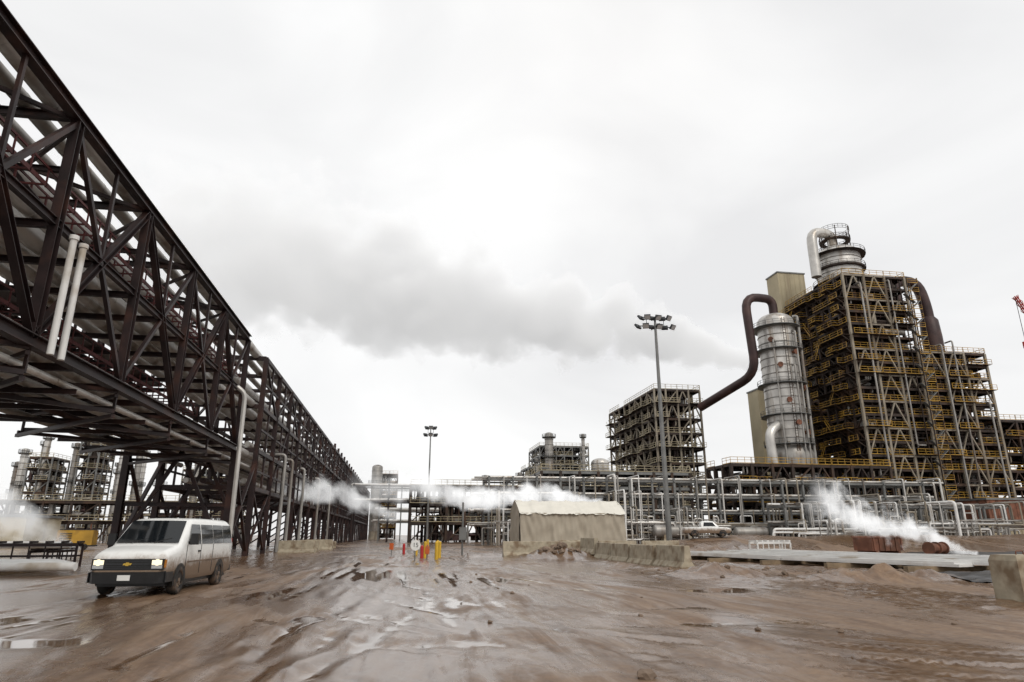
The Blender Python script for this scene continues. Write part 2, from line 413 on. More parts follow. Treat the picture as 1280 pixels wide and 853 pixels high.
# ------------------------------------------------------------------ generic steel frame building
def frame_building(name,label,cat,x0,x1,y0,y1,lv,nx,ny,colmat,braces=True,railmat='yellow',balc=0,beam='steel2',density=1.0,frontmat=None,colw=.55,seed=1,infill=0,xbrace=False,frontrail=.8):
    rr=random.Random(seed)
    T=thing(name,label,cat,((x0+x1)/2,(y0+y1)/2,0))
    X=[x0+(x1-x0)*i/nx for i in range(nx+1)];Y=[y0+(y1-y0)*i/ny for i in range(ny+1)]
    H=lv[-1]
    for i,x in enumerate(X):
        for j,y in enumerate(Y):
            if 0<i<nx and 0<j<ny: continue
            mb=MB(); mb.beam((x,y,0),(x,y,H+.2),colw,colw); part(T,'column',mb,frontmat if (frontmat and j==0) else colmat)
    for k,z in enumerate(lv):
        mb=MB(); rl=MB(); zz=z+.33; last=k==len(lv)-1
        for x in X: mb.beam((x,y0,z),(x,y1,z),.3,.5)
        for y in Y: mb.beam((x0,y,z-.02),(x1,y,z-.02),.3,.5)
        mb.box(x0,x1,y0,y1,z+.27,z+.33)
        prev=None
        for j in range(ny):
            e=0 if not balc else balc*rr.choice([.3,.7,1,1,1,0])
            if last: e=0
            ya,yb_=Y[j],Y[j+1]
            if e>.05: mb.box(x0-e,x0-.002,ya+.003,yb_-.003,z+.27,z+.33); mb.beam((x0,ya+.3,z-1.3),(x0-e,ya+.3,z+.2),.14)
            if rr.random()<.85: rl.rail([(x0-e,ya,zz),(x0-e,yb_,zz)],1.15,.085,1.4,.12)
            if prev is not None and abs(prev-e)>.1: rl.rail([(x0-prev,ya,zz),(x0-e,ya,zz)],1.15,.085,1.4,.12)
            prev=e
        for i in range(nx):
            if last or rr.random()<frontrail:
                fx=0 if last else rr.choice([0,0,1.2])
                xa,xb=X[i]-.1,X[i+1]+.1
                if fx: mb.box(xa,xb,y0-fx,y0-.002,z+.27,z+.33)
                rl.rail([(xa,y0-.2-fx,zz),(xb,y0-.2-fx,zz)],1.15,.085,1.4,.12)
        rl.rail([(x1+.1,y0,zz),(x1+.1,y1,zz)],1.15,.085,2.2,.14)
        part(T,'floor_deck',mb,beam); part(T,'guardrail',rl,railmat)
    zz=[0]+lv
    if balc:
        for k in range(0,len(zz)-2,2):
            mb=MB(); j=rr.randrange(ny); ya,yb_=Y[j]+.5,Y[j+1]-.3
            if k%4: ya,yb_=yb_,ya
            e=balc*.8
            mb.beam((x0-e,ya,zz[k]+.4),(x0-e,yb_,zz[k+1]+.4),.08,.2); mb.beam((x0-e,ya,zz[k]+1.4),(x0-e,yb_,zz[k+1]+1.4),.08)
            part(T,'stair_flight',mb,railmat)
    if braces:
        for k in range(0,len(zz)-1):
            mb=MB(); za,zb=zz[k],zz[k+1]
            if xbrace:
                if k%2==0 and k+2<len(zz):
                    zb=zz[k+2]
                    for i in range(nx):
                        xm=(X[i]+X[i+1])/2
                        if i==1 or (k//2)%3==i:
                            mb.beam((X[i],y0-.05,za),(xm,y0-.05,zb),.32,.28);mb.beam((X[i+1],y0-.05,za),(xm,y0-.05,zb),.32,.28)
                            mb.beam((X[i],y0-.04,zb),(X[i+1],y0-.04,zb),.26,.28)
            else:
                for i in range(nx):
                    xm=(X[i]+X[i+1])/2
                    if rr.random()<.7:
                        if (i+k//3)%2: mb.beam((X[i],y0,za),(xm,y0,zb),.26);mb.beam((X[i+1],y0,za),(xm,y0,zb),.26)
                        else: mb.beam((X[i],y0,za),(X[i+1],y0,zb),.26)
            part(T,'face_bracing',mb,(frontmat or colmat))
            mb=MB(); zb=zz[k+1]
            for j in range(ny):
                if rr.random()<.8:
                    if (j+k)%2: mb.beam((x0,Y[j],za),(x0,Y[j+1],zb),.24)
                    else: mb.beam((x0,Y[j+1],za),(x0,Y[j],zb),.24)
            part(T,'side_bracing',mb,colmat)
    mbs={'silver':MB(),'silver2':MB(),'steel2':MB(),'duct':MB(),'cream':MB()}
    for k in range(len(zz)-1):
        for _ in range(int(9*density)):
            x=rr.uniform(x0+.6,x1-.6);y=rr.uniform(y0+.5,y1-1)
            mm=mbs[rr.choice(['silver2','steel2','steel2','duct','cream','silver2'])] if infill else mbs[rr.choice(['silver','silver2','silver2','steel2','duct'])]
            q=rr.random()
            if q<.3: mm.cyl((x,y,zz[k]+.4),(x,y,zz[k+1]-.3),rr.uniform(.15,.6),seg=8)
            elif q<.6: mm.cyl((x,y,zz[k]+1.6),(min(x1-.5,x+rr.uniform(2,6)),y,zz[k]+1.6),rr.uniform(.15,.6),seg=8)
            elif q<.8: mm.sweep([(x,y,zz[k]+.3),(x,y,zz[k]+2.0),(x,y0+.5,zz[k]+2.0),(x,y0+.5,zz[k+1]-.2)],rr.uniform(.1,.22),7)
            else: mm.box(x,min(x1-.2,x+rr.uniform(1,3)),y,y+1.6,zz[k]+.35,zz[k]+rr.uniform(1.2,2.8))
        for _ in range(int(infill)):
            mm=mbs['steel2']; yy=rr.choice([y0+.6,y0+3,(y0+y1)/2,y1-.5])+rr.uniform(-.3,.3); xx=rr.uniform(x0,x1-3)
            zq=zz[k]+rr.uniform(.6,2.6)
            if rr.random()<.5:
                mm.beam((xx,yy,zq),(min(x1,xx+rr.uniform(3,9)),yy,zq),.25)
            else:
                xq=x0+rr.choice([.3,2.5,5]); ya=rr.uniform(y0,y1-4); mm.beam((xq,ya,zq),(xq,ya+rr.uniform(3,8),zq),.25)
            mm.beam((xx,yy,zz[k]),(xx,yy,zz[k+1]),.2)
    for m_,b_ in mbs.items():
        part(T,{'silver':'piping','silver2':'exchanger_bank','steel2':'equipment_housing','duct':'duct_work','cream':'insulated_piping'}[m_],b_,m_)
    return T
def levels(h,a,first=None):
    z=first or a;o=[]
    while z<=h+.01:o.append(z);z+=a
    return o

TW=frame_building('process_tower','towering brown steel refinery structure with yellow railed platforms','refinery tower',97.5,113.4,125,148,levels(59,2.95),3,8,'steel2',balc=2.2,frontmat='cream',seed=3,density=3.2,infill=28,xbrace=True,frontrail=.85,colw=.5)
TW2=frame_building('process_structure','brown steel refinery structure with yellow guardrails and pale columns','refinery tower',114.0,130.8,125,145,levels(44,2.95),3,4,'steel2',balc=0,frontmat='cream',seed=5,density=3.2,infill=30,xbrace=True,frontrail=.85,colw=.5)
st=thing('stair_tower','dark steel switchback stair tower on the refinery structure','stair tower',(112.3,122,0))
for x in (111.4,114.0):
    for y in (122,124.3):
        mb=MB(); mb.beam((x,y,0),(x,y,58),.2); part(st,'corner_post',mb,'steel2')
z=0;k=0
while z<56:
    mb=MB()
    a,b_=((111.5,113.9) if k%2==0 else (113.9,111.5)); yy=122.3 if k%2==0 else 123.6
    mb.beam((a,yy,z),(b_,yy,z+2.1),.8,.12)
    part(st,'stair_flight',mb,'grey')
    mb=MB(); mb.rail([(111.4,121.9,z+2.1),(114.0,121.9,z+2.1)],1.0,.07,1.5,.16)
    part(st,'handrail',mb,'yellow')
    z+=2.1;k+=1
for x,z0,z1,r in ((101,3,57,.22),(119,2,43,.22),(128.5,0,30,.22),(108.5,20,58,.18),(122,0,44,.18)):
    mb=MB(); mb.sweep([(x,126,z1),(x,124,z1),(x,124,z0),(x+2,124,z0)],r,10)
    single('riser_pipe','tall silver riser pipe on the refinery structure front','pipe',mb,'silver2','riser pipes on the refinery structure')

def vessel(name,label,x,y,z0,z1,r,plats=(),skirt=True,mt='silver',bands=True,group=None,railmat='yellow',cat='column vessel'):
    T=thing(name,label,cat,(x,y,0),group)
    mb=MB(); h=r*.55
    prof=[(z0-h,.05)]+[(z0-h*math.cos(a),r*math.sin(a)) for a in (.3,.6,.9,1.2)]+[(z0,r),(z1,r)]+[(z1+h*math.sin(a),r*math.cos(a)) for a in (.25,.5,.75,1.0,1.25,1.5)]+[(z1+h,.02)]
    mb.lathe(x,y,prof,32); part(T,'shell',mb,mt)
    if bands:
        mb=MB(); z=z0
        while z<z1: mb.lathe(x,y,[(z,r+.01),(z,r+.12),(z+.18,r+.12),(z+.18,r+.01)],32); z+=max(1.8,(z1-z0)/16)
        part(T,'stiffening_band',mb,'silver2')
    if skirt:
        if z0<8:
            mb=MB(); mb.lathe(x,y,[(0,r*1.0),(z0,r*.97)],28); part(T,'support_skirt',mb,'cream')
        else:
            for i in range(8):
                mb=MB()
                a=i*math.pi/4+.2; mb.beam((x+r*1.05*math.cos(a),y+r*1.05*math.sin(a),0),(x+r*.95*math.cos(a),y+r*.95*math.sin(a),z0+1),.6)
                a2=a+math.pi/4; mb.beam((x+r*math.cos(a),y+r*math.sin(a),1),(x+r*math.cos(a2),y+r*math.sin(a2),z0-2),.3)
                part(T,'support_leg',mb,'cream')
    for z in plats:
        mb=MB(); ro=r+min(1.2,.35+r*.4); seg=20
        for i in range(seg):
            a=2*math.pi*i/seg;b_=2*math.pi*(i+1)/seg
            P4=[(x+q*math.cos(c),y+q*math.sin(c),z) for q,c in ((r,a),(ro,a),(ro,b_),(r,b_))]
            mb.add(P4,[(0,1,2,3)]); mb.add([(p[0],p[1],p[2]-.2) for p in P4],[(3,2,1,0)])
        mb.rail([(x+ro*math.cos(2*math.pi*i/seg),y+ro*math.sin(2*math.pi*i/seg),z) for i in range(seg+1)],1.1,.07,1.5,.14)
        part(T,'ring_platform',mb,railmat)
    return T
vx=84.3
V1=vessel('reactor_column','huge silver banded reactor column with ring platforms','%d'%0 and 0 or 0,0,0,0,0) if False else vessel('reactor_column','huge silver banded reactor column with ring platforms',vx,133,20,49,4.1,(20.5,27,34,42,47.5),railmat='grey')
mb=MB(); mb.lathe(vx,133,[(14.0,4.6),(17.5,4.9),(18.5,4.9),(20,4.15)],32); part(V1,'base_collar',mb,'silver2')
mb=MB()
for a,zz in ((-1.9,30),(-1.3,41),(-2.4,44),(-1.6,25),(-.9,33),(-2.1,38),(-1.1,23)):
    mb.cyl((vx+3.7*math.cos(a),133+3.7*math.sin(a),zz),(vx+4.9*math.cos(a),133+4.9*math.sin(a),zz),.4,seg=12); mb.cyl((vx+4.8*math.cos(a),133+4.8*math.sin(a),zz),(vx+5.0*math.cos(a),133+5.0*math.sin(a),zz),.6,seg=12)
part(V1,'nozzle',mb,'rust')
mb=MB(); a=-1.75
for o_ in(-.06,.06): mb.beam((vx+4.7*math.cos(a+o_),133+4.7*math.sin(a+o_),10),(vx+4.7*math.cos(a+o_),133+4.7*math.sin(a+o_),49),.1)
z=10
while z<49: mb.beam((vx+4.7*math.cos(a-.06),133+4.7*math.sin(a-.06),z),(vx+4.7*math.cos(a+.06),133+4.7*math.sin(a+.06),z),.07); z+=.6
part(V1,'ladder',mb,'steel2')
for a,z0,z1,r in ((-1.2,8,46,.26),(-1.45,6,38,.2),(-2.3,10,44,.22),(-.7,4,50,.35)):
    mb=MB(); qx,qy=vx+4.9*math.cos(a),133+4.9*math.sin(a); mb.sweep([(vx+3.9*math.cos(a),133+3.9*math.sin(a),z1),(qx,qy,z1),(qx,qy,z0)],r,8)
    part(V1,'attached_pipe',mb,'silver2')
V2=vessel('cyclone_vessel','silver domed vessel on top of the refinery tower',105.5,136,59.8,68.5,5.2,(61,68.5),skirt=False,railmat='steel2')
for z in (64.5,72.6):
    mb=MB(); rp_=6.0 if z<70 else 3.6
    mb.lathe(105.5,136,[(z,rp_-1.2),(z,rp_),(z+.2,rp_),(z+.2,rp_-1.2)],24)
    mb.rail([(105.5+rp_*math.cos(i*.3142),136+rp_*math.sin(i*.3142),z+.2) for i in range(21)],1.1,.08,1.0,.2)
    if z>70:
        for i in range(6): mb.beam((105.5+rp_*math.cos(i*1.047),136+rp_*math.sin(i*1.047),69),(105.5+rp_*math.cos(i*1.047),136+rp_*math.sin(i*1.047),76),.16)
        mb.rail([(105.5+rp_*math.cos(i*.3142),136+rp_*math.sin(i*.3142),75.2) for i in range(21)],1.1,.07,1.0,.1)
    part(V2,'ring_platform',mb,'steel2')
mb=MB(); mb.sweep([(104,135,70),(104,135,74.3),(97.6,134,74.3),(97.6,134,62)],1.2,16,3.4)
single('gooseneck_pipe','large silver gooseneck pipe beside the domed vessel','pipe',mb,'silver')
mb=MB(); mb.sweep([(vx,133,51),(vx,133,55.0),(vx-7.6,132,55.0),(vx-6.7,132,36.5),(71.2,148,31.5)],1.0,16,4)
single('overhead_duct','dark brown overhead pipe looping down from the reactor column','pipe',mb,'duct')
mb=MB(); mb.sweep([(115.5,131,53),(115.5,131,61.0),(122.2,131,61.0),(123.6,131,55),(123.6,131,43)],1.3,16,4.5)
single('overhead_duct','thick dark brown bent duct at the tower top','pipe',mb,'duct')
mb=MB(); mb.lathe(123.6,131,[(43,2.2),(47,2.2),(51,2.0),(52,1.3)],20)
single('dark_vessel','dark brown cylindrical vessel on the refinery structure','vessel',mb,'duct')
mb=MB(); mb.sweep([(vx,133,14),(vx-6.0,130,14),(vx-6.4,130,23),(vx-3,131,25)],1.0,14,3)
single('return_pipe','fat silver bent pipe at the reactor column base','pipe',mb,'silver')
def clad(name,label,x0,x1,y0,y1,z0,z1,mt):
    T=thing(name,label,'building',((x0+x1)/2,(y0+y1)/2,0))
    mb=MB(); mb.box(x0,x1,y0,y1,z0,z1); part(T,'wall',mb,mt)
    mb=MB(); mb.box(x0-.2,x1+.2,y0-.2,y1+.2,z1,z1+.35); part(T,'roof',mb,'grey')
    k=x0+.6
    mb=MB()
    while k<x1: mb.box(k,k+.08,y0-.06,y0-.004,z0,z1); k+=1.4
    part(T,'cladding_rib',mb,mt); return T
clad('shaft_building','tall tan clad shaft rising behind the tower',97.3,105.2,149.6,155,0,69.5,'tan')
clad('shaft_building','tan clad shaft behind the reactor column',88,93,150,155,0,37,'tan')
clad('control_building','low tan building with flat roof near the tower',97,110,104,110,0,3.6,'tan')
clad('red_building','low dark red clad building beside the tower',109.8,119,111,118,0,8,'rust')
T=thing('crawler_crane','red lattice boom crane standing beside the refinery structure','crane',(162,116,0))
mb=MB()
for sy in(-2.4,2.4): mb.box(158,167,116+sy-.6,116+sy+.6,0,1.3)
part(T,'crawler_track',mb,'black')
mb=MB(); mb.box(159,167,113.8,118.2,1.4,4.4); part(T,'machine_house',mb,'brightred')
mb=MB(); A=V((159,116,3));B=V((126.2,110.5,50)); d=(B-A).normalized(); sx=d.cross(V((0,1,0))).normalized()*.45; sy_=V((0,.45,0))
cs=[sx+sy_,sx-sy_,-sx-sy_,-sx+sy_]
for c in cs: mb.beam(A+c,B+c*.5,.16)
for i in range(34):
    p=A.lerp(B,i/34);q=A.lerp(B,(i+1)/34)
    for j in range(4): mb.beam(p+cs[j],q+cs[(j+1)%4]*.97,.09)
part(T,'boom',mb,'brightred')
mb=MB(); mb.beam((126.2,110.5,50),(126.2,110.5,40),.08); part(T,'hoist_cable',mb,'black')
mb=MB(); mb.box(125.7,126.7,110.2,110.8,38.6,40); mb.sweep([(126.2,110.5,38.6),(126.2,110.5,37.9),(126.7,110.5,37.5),(126.2,110.5,37.1),(125.9,110.5,37.4)],.12,6); part(T,'hook_block',mb,'brightred')

frame_building('heater_structure','pale steel framed structure with stacked decks','refinery structure',60.3,72.2,150,186,levels(36,3.6,3.6),4,8,'cream',balc=1.5,frontmat='cream',railmat='tan',seed=9,density=3,colw=.42,infill=14)
frame_building('process_structure','distant grey steel process structure with platforms','refinery structure',48,66,230,250,levels(32,3.2),6,3,'grey',railmat='tan',seed=11,density=3.2,beam='grey',infill=10,colw=.4)
frame_building('process_structure','distant low grey steel process structure','refinery structure',43,50,226,240,levels(24,3),3,3,'grey',railmat='tan',seed=61,density=3.2,beam='grey',infill=10,colw=.4)
vessel('distillation_column','slim grey distillation column behind the pipe racks',51,228,6,36,1.5,(28,35),mt='silver2',railmat='grey')
for x,h,r in ((46,27,.6),(63,36,.6),(40,22,.8),(35,19,1.0),(28,21,.6)): vessel('distillation_column','slim grey distillation column behind the pipe racks',x,226,5,h,r,(h-1,),mt='silver2',railmat='grey')
vessel('storage_drum','round silver vessel beside the process structure',69,226,22,26,3.2,(),mt='silver',skirt=True)
frame_building('process_structure','dark process structure with yellow guardrails beyond the tower','refinery structure',134,165,128,146,levels(27,3.8),7,3,'steel2',seed=12,density=3,infill=10)
frame_building('process_structure','low steel process structure with pipes under the reactor column','refinery structure',62,96,118,128,[3.6,7.2,10.8,14.5],8,3,'steel2',railmat='yellow',seed=14,density=6,infill=12)
frame_building('process_structure','low grey steel structure among pipe racks','refinery structure',27,58,128,145,[3.5,7,10.5,13.5],8,3,'steel2',railmat='tan',seed=15,density=7,beam='grey',infill=14)
frame_building('process_structure','low dark steel structure behind the tent','refinery structure',2,26,150,160,[4,8,12],6,2,'steel2',railmat='tan',seed=16,density=6,beam='steel2',infill=18)
# left background
frame_building('process_structure','distant grey steel process frame beyond the rack','refinery structure',-104,-98,205,215,levels(23,3.2),2,3,'grey',seed=21,density=3,railmat='tan',infill=6,colw=.35)
frame_building('process_structure','distant tall steel process frame beyond the rack','refinery structure',-89,-84,200,210,levels(30,3.2),2,3,'grey',seed=22,density=3,railmat='tan',infill=6,colw=.35)
frame_building('process_structure','distant steel process frame seen under the bridge','refinery structure',-66,-46,215,225,levels(22,3.4),6,2,'grey',seed=23,density=3,railmat='tan',infill=8,colw=.35)
frame_building('process_structure','distant low steel process frame beyond the rack','refinery structure',-135,-112,190,200,levels(14,3.4),5,2,'grey',seed=24,density=3,railmat='yellow',infill=6,colw=.35)
frame_building('process_structure','low dark pipe structure beyond the laid pipes','refinery structure',-120,-45,150,158,[4,8],14,2,'steel2',seed=25,density=7,railmat='tan',infill=12,colw=.4)
for i,(x,h,r) in enumerate([(-77,30,1.5),(-74.5,25,.9),(-100.5,29,.8),(-94,27,.8),(-71,26,1.1),(-62,28,.9),(-112,26,1.0),(-108.5,29,.7),(-80.5,27,.6),(-118,23,.9),(-97,22,.6),(-91.5,24,.5)]):
    vessel('distillation_column','distant silver distillation column with ring platforms',x,200+3*i,4,h,r,(h*.6,h-1),group='distillation columns',mt='silver' if i%2==0 else 'silver2',railmat='grey')
vessel('storage_tank','dark maroon storage tank top at the plant edge',-80,132,3,15,4.6,(),mt='maroon',bands=False,cat='tank')
clad('low_building','long low tan building beyond the rack',-82,-52,105,115,0,4.0,'tan')
frame_building('process_structure','dark steel structure at the far end of the road','refinery structure',-11,-2,262,275,levels(24,4),3,2,'steel2',seed=31,density=3)
vessel('distillation_column','grey column at the far end of the rack',-9.5,255,3,26,2.0,(20,),mt='silver2',railmat='grey')

# ------------------------------------------------------------------ cross racks
def xrack(label,x0,x1,y0,y1,lv,sp,mt,npipes,seed,rmax=.32,drops=0,rd=(.08,.2)):
    rr=random.Random(seed)
    T=thing('pipe_rack',label,'pipe rack',((x0+x1)/2,(y0+y1)/2,0))
    x=x0
    while x<=x1+.1:
        mb=MB()
        for y in (y0,y1): mb.beam((x,y,0),(x,y,lv[-1]+.5),.34)
        for z in lv: mb.beam((x,y0-.4,z),(x,y1+.4,z),.26,.32)
        part(T,'portal_frame',mb,mt); x+=sp
    for y in (y0,y1):
        for z in lv:
            mb=MB(); mb.beam((x0,y,z-.05),(x1,y,z-.05),.2,.28); part(T,'side_beam',mb,mt)
    for z in lv:
        for i in range(npipes):
            y=y0+(y1-y0)*(i+.5)/npipes; r=rr.uniform(.12,rmax)
            mb=MB(); mb.cyl((x0-rr.uniform(0,3),y,z+.17+r),(x1+rr.uniform(0,3),y,z+.17+r),r,seg=10)
            single('pipe','long insulated pipe lying across the rack','pipe',mb,rr.choice(['silver','silver','white','silver2']),'pipes lying across the racks')
    for i in range(drops):
        x=rr.uniform(x0,x1); z=rr.choice(lv)+rr.uniform(.2,.8); r=rr.uniform(*rd)*(1.5 if rr.random()<.15 else 1); yf=y0-rr.uniform(.8,5.5)
        k=rr.random()
        if k<.3: pts=[(x,y0+1,z),(x,yf,z),(x,yf,.05)]
        elif k<.65:
            zl=rr.uniform(.6,3.6); sg=rr.choice([-1,1]); d_=rr.uniform(2,11)
            pts=[(x,y0+1,z),(x,yf,z),(x,yf,zl),(x+sg*d_,yf,zl),(x+sg*d_,yf,.05)]
        elif k<.8:
            zl=rr.uniform(1.2,4); d_=rr.uniform(5,16); pts=[(x,yf,.05),(x,yf,zl),(x+d_,yf,zl),(x+d_,yf+2,zl),(x+d_,yf+2,.05)]
        else:
            zl=rr.uniform(2,5); w_=rr.uniform(.8,2.2); pts=[(x,yf,.05),(x,yf,zl),(x+w_,yf,zl),(x+w_,yf,zl*.5),(x+w_+2,yf,zl*.5)]
        mb=MB(); mb.sweep(pts,r,8)
        single('drop_pipe','silver bent pipe dropping from the rack to the ground','pipe',mb,rr.choice(['silver','silver2','white','silver','cream','silver2','silver']),'bent pipes in front of the racks')
    return T
xrack('long grey steel pipe rack crossing behind the yard',14,96,108,115,[2.8,5.2,7.8,10.4],4,'grey',6,41,.26,drops=200,rd=(.07,.16))
xrack('elevated dark pipe rack crossing the road far off',-11,72,158,164,[9,12.5],8,'steel',4,42,.35,drops=0)
xrack('low pipe rack in front of the tower',60,100,98,103,[3.2,6],4,'grey',4,43,.26,drops=98,rd=(.07,.16))
xrack('distant pipe rack beyond the tent',-6,60,190,198,[5,8,11,14],6,'grey',3,44,.5,drops=0,rd=(.2,.35))
for i,(x,y,r,L) in enumerate([(30,103,.9,6),(44,104,1.0,7),(56,102,.8,5),(20,105,.8,5),(72,95,.9,6)]):
    T=thing('horizontal_drum','silver horizontal drum on concrete saddles by the rack','drum',(x,y,0),'horizontal drums by the rack')
    mb=MB(); z=r+1.2; mb.cyl((x-L/2,y,z),(x+L/2,y,z),r,seg=20,caps=False)
    for sgn in(-1,1):
        for j in range(4): 
            a0,a1=j*math.pi/8,(j+1)*math.pi/8
            mb.cyl((x+sgn*(L/2+r*.5*math.sin(a0)),y,z),(x+sgn*(L/2+r*.5*math.sin(a1)),y,z),r*math.cos(a0),max(.01,r*math.cos(a1)),seg=20,caps=False)
    part(T,'shell',mb,'silver2')
    for sgn in(-1,1):
        mb=MB(); mb.box(x+sgn*L*.3-.25,x+sgn*L*.3+.25,y-r*.8,y+r*.8,0,z-r*.6); part(T,'saddle',mb,'concrete')

# ------------------------------------------------------------------ light masts
def mast(label,x,y,H,r,hw,nl,rl):
    T=thing('floodlight_mast',label,'light mast',(x,y,0),'floodlight masts')
    mb=MB(); mb.cyl((x,y,.3),(x,y,H),r,r*.45,seg=12); part(T,'pole',mb,'grey')
    mb=MB(); mb.cyl((x,y,0),(x,y,.35),r*2.1,seg=14); part(T,'base',mb,'concrete')
    mb=MB()
    for z,k in((H-.6,1),(H+.75,.8)):
        mb.beam((x-hw*k,y,z),(x+hw*k,y,z),.12); mb.beam((x,y-hw*k*.6,z),(x,y+hw*k*.6,z),.12)
    mb.cyl((x,y,H-.8),(x,y,H+.9),r*.4,seg=8)
    mb.beam((x-hw*.5,y,H-.6),(x-hw*.5,y,H+.75),.07);mb.beam((x+hw*.5,y,H-.6),(x+hw*.5,y,H+.75),.07)
    part(T,'head_frame',mb,'lamp')
    for row,(z,k) in enumerate(((H-.6,1),(H+.75,.8))):
        for i in range(nl):
            u=-1+2*i/(nl-1); sy=-1 if i%2 else 1
            c=V((x+hw*k*u,y+sy*.35,z-.1)); d=V((u*.5,sy*.8,-.7)).normalized()
            mb=MB(); mb.beam(c-d*rl*.4,c,rl*1.3,rl*1.1); part(T,'floodlight',mb,'lamp')
            mb=MB(); mb.beam(c+d*.005,c+d*.03,rl*1.15,rl*.95); part(T,'lens',mb,'lens')
mast('tall grey floodlight mast behind the concrete barriers',35,85,31,.40,2.6,6,.7)
mast('slim grey floodlight mast beside the road',4.9,125,20.5,.22,1.0,3,.6)

# ------------------------------------------------------------------ tent shelter
T=thing('tarpaulin_shelter','large tan tarpaulin shelter with pale roof on the mud','shelter',(19.4,78,0))
x0,x1,y0,y1,ze,zr=13.3,25.6,75,81.5,4.0,5.6
def cloth(nu,nv,f):
    mb=MB(); vs=[f(i/nu,j/nv) for j in range(nv+1) for i in range(nu+1)]
    mb.add(vs,[(j*(nu+1)+i,j*(nu+1)+i+1,(j+1)*(nu+1)+i+1,(j+1)*(nu+1)+i) for j in range(nv) for i in range(nu)],True); return mb
def wr(x,z,s=0): return .18*noise.noise(V((x*.9,z*.5,s)))+.22*noise.noise(V((x*2.6,z*.9,s)))
part(T,'front_wall',cloth(80,14,lambda u,v:(x0+(x1-x0)*u,y0+wr(x0+u*12.3,v*3.7)-.3*(1-v)-.06*math.sin(u*40)*(1-v),ze*v+.06*math.sin(u*31)*v*(1-v)*4*.3)),'tarp')
part(T,'back_wall',cloth(20,4,lambda u,v:(x0+(x1-x0)*u,y1,ze*v)),'tarp')
part(T,'roof',cloth(72,16,lambda u,v:(x0-.1+(x1-x0+.2)*u,y0-.22+(y1-y0+.4)*v,ze+(zr-ze)*(1-abs(2*v-1)**1.2)-.14*math.sin(math.pi*((u*6)%1))**.8-.03+wr(u*12,v*4,4)*.6)),'tarproof')
part(T,'side_wall',cloth(20,12,lambda u,v:(x0-.25*(1-v)+wr(u*6,v*4,3),y0+(y1-y0)*u,(ze+(zr-ze)*(1-abs(2*u-1)**1.3))*v)),'tarp')
part(T,'side_wall',cloth(20,12,lambda u,v:(x1+wr(u*6,v*4,8),y0+(y1-y0)*u,(ze+(zr-ze)*(1-abs(2*u-1)**1.3))*v)),'tarp')

# ------------------------------------------------------------------ concrete barriers
def barrier_mesh(L=3.6,H=1.1):
    prof=[(-.38,0),(-.38,.12),(-.2,.36),(-.13,H-.03),(-.1,H),(.1,H),(.13,H-.03),(.2,.36),(.38,.12),(.38,0)]
    mb=MB(); n_=len(prof); vs=[]
    for y in (-L/2,-L/2+.03,L/2-.03,L/2):
        s=.96 if abs(y)==L/2 else 1
        vs+=[(p[0]*s,y,p[1]) for p in prof]
    mb.add(vs,[(j*n_+i,j*n_+i+1,(j+1)*n_+i+1,(j+1)*n_+i) for j in range(3) for i in range(n_-1)])
    mb.add(vs,[tuple(range(n_)),tuple(range(3*n_,4*n_))[::-1]]); return mb
bm=mesh_from(barrier_mesh(),'concrete_barrier','concrete')
def barrier(x,y,rz,lab='weathered concrete barrier standing in the mud'):
    o=link(bpy.data.objects.new('concrete_barrier',bm)); o.location=(x,y,gh(x,y)-.04); o.rotation_euler[2]=rz
    o['label']=lab;o['category']='barrier';o['group']='concrete barriers around the yard'
for i in range(5): barrier(13.5+R.uniform(-.12,.12),32.6+3.75*i,math.radians(R.uniform(-2.5,2.5)))
barrier(9.3,49.5,math.radians(89)); barrier(12.9,50.2,math.radians(92)); 
for x,y in ((-9.5,66),(-9.8,71),(-9.2,79),(-9.7,86)): barrier(x,y,math.radians(R.uniform(60,95)),'concrete barrier beside the pipe rack columns')
for x,y in ((16,60),(20,61),(24,60.5)): barrier(x,y,math.radians(90))
def block(x,y,rz,w,d,h,lab,name='concrete_block'):
    T=thing(name,lab,'concrete block',(x,y,gh(x,y)-.10),'large concrete blocks',math.radians(rz))
    mb=MB(); mb.box(-w/2,w/2,-d/2,d/2,0,h-.14)
    part(T,'base',mb,'concrete',True)
    mb=MB(); q=.05; mb.add([(-w/2,-d/2,h-.14),(w/2,-d/2,h-.14),(w/2,d/2,h-.14),(-w/2,d/2,h-.14),(-w/2+q,-d/2+q,h),(w/2-q,-d/2+q,h),(w/2-q,d/2-q,h),(-w/2+q,d/2-q,h)],[(4,5,6,7),(0,1,5,4),(1,2,6,5),(2,3,7,6),(3,0,4,7)])
    part(T,'cap',mb,'concrete',True)
    for sx in(-1,1):
        mb=MB(); mb.sweep([(sx*w*.25-.12,0,h-.02),(sx*w*.25-.12,0,h+.09),(sx*w*.25+.12,0,h+.09),(sx*w*.25+.12,0,h-.02)],.015,6); part(T,'lifting_loop',mb,'rust',True)
block(16.45,15.4,4,2.4,.8,1.2,'large stained concrete block at the yard edge')
block(-9.6,74,5,1.6,.9,.9,'pale concrete block beside the rack'); block(-8.9,91,5,1.6,.9,.9,'pale concrete block beside the rack')

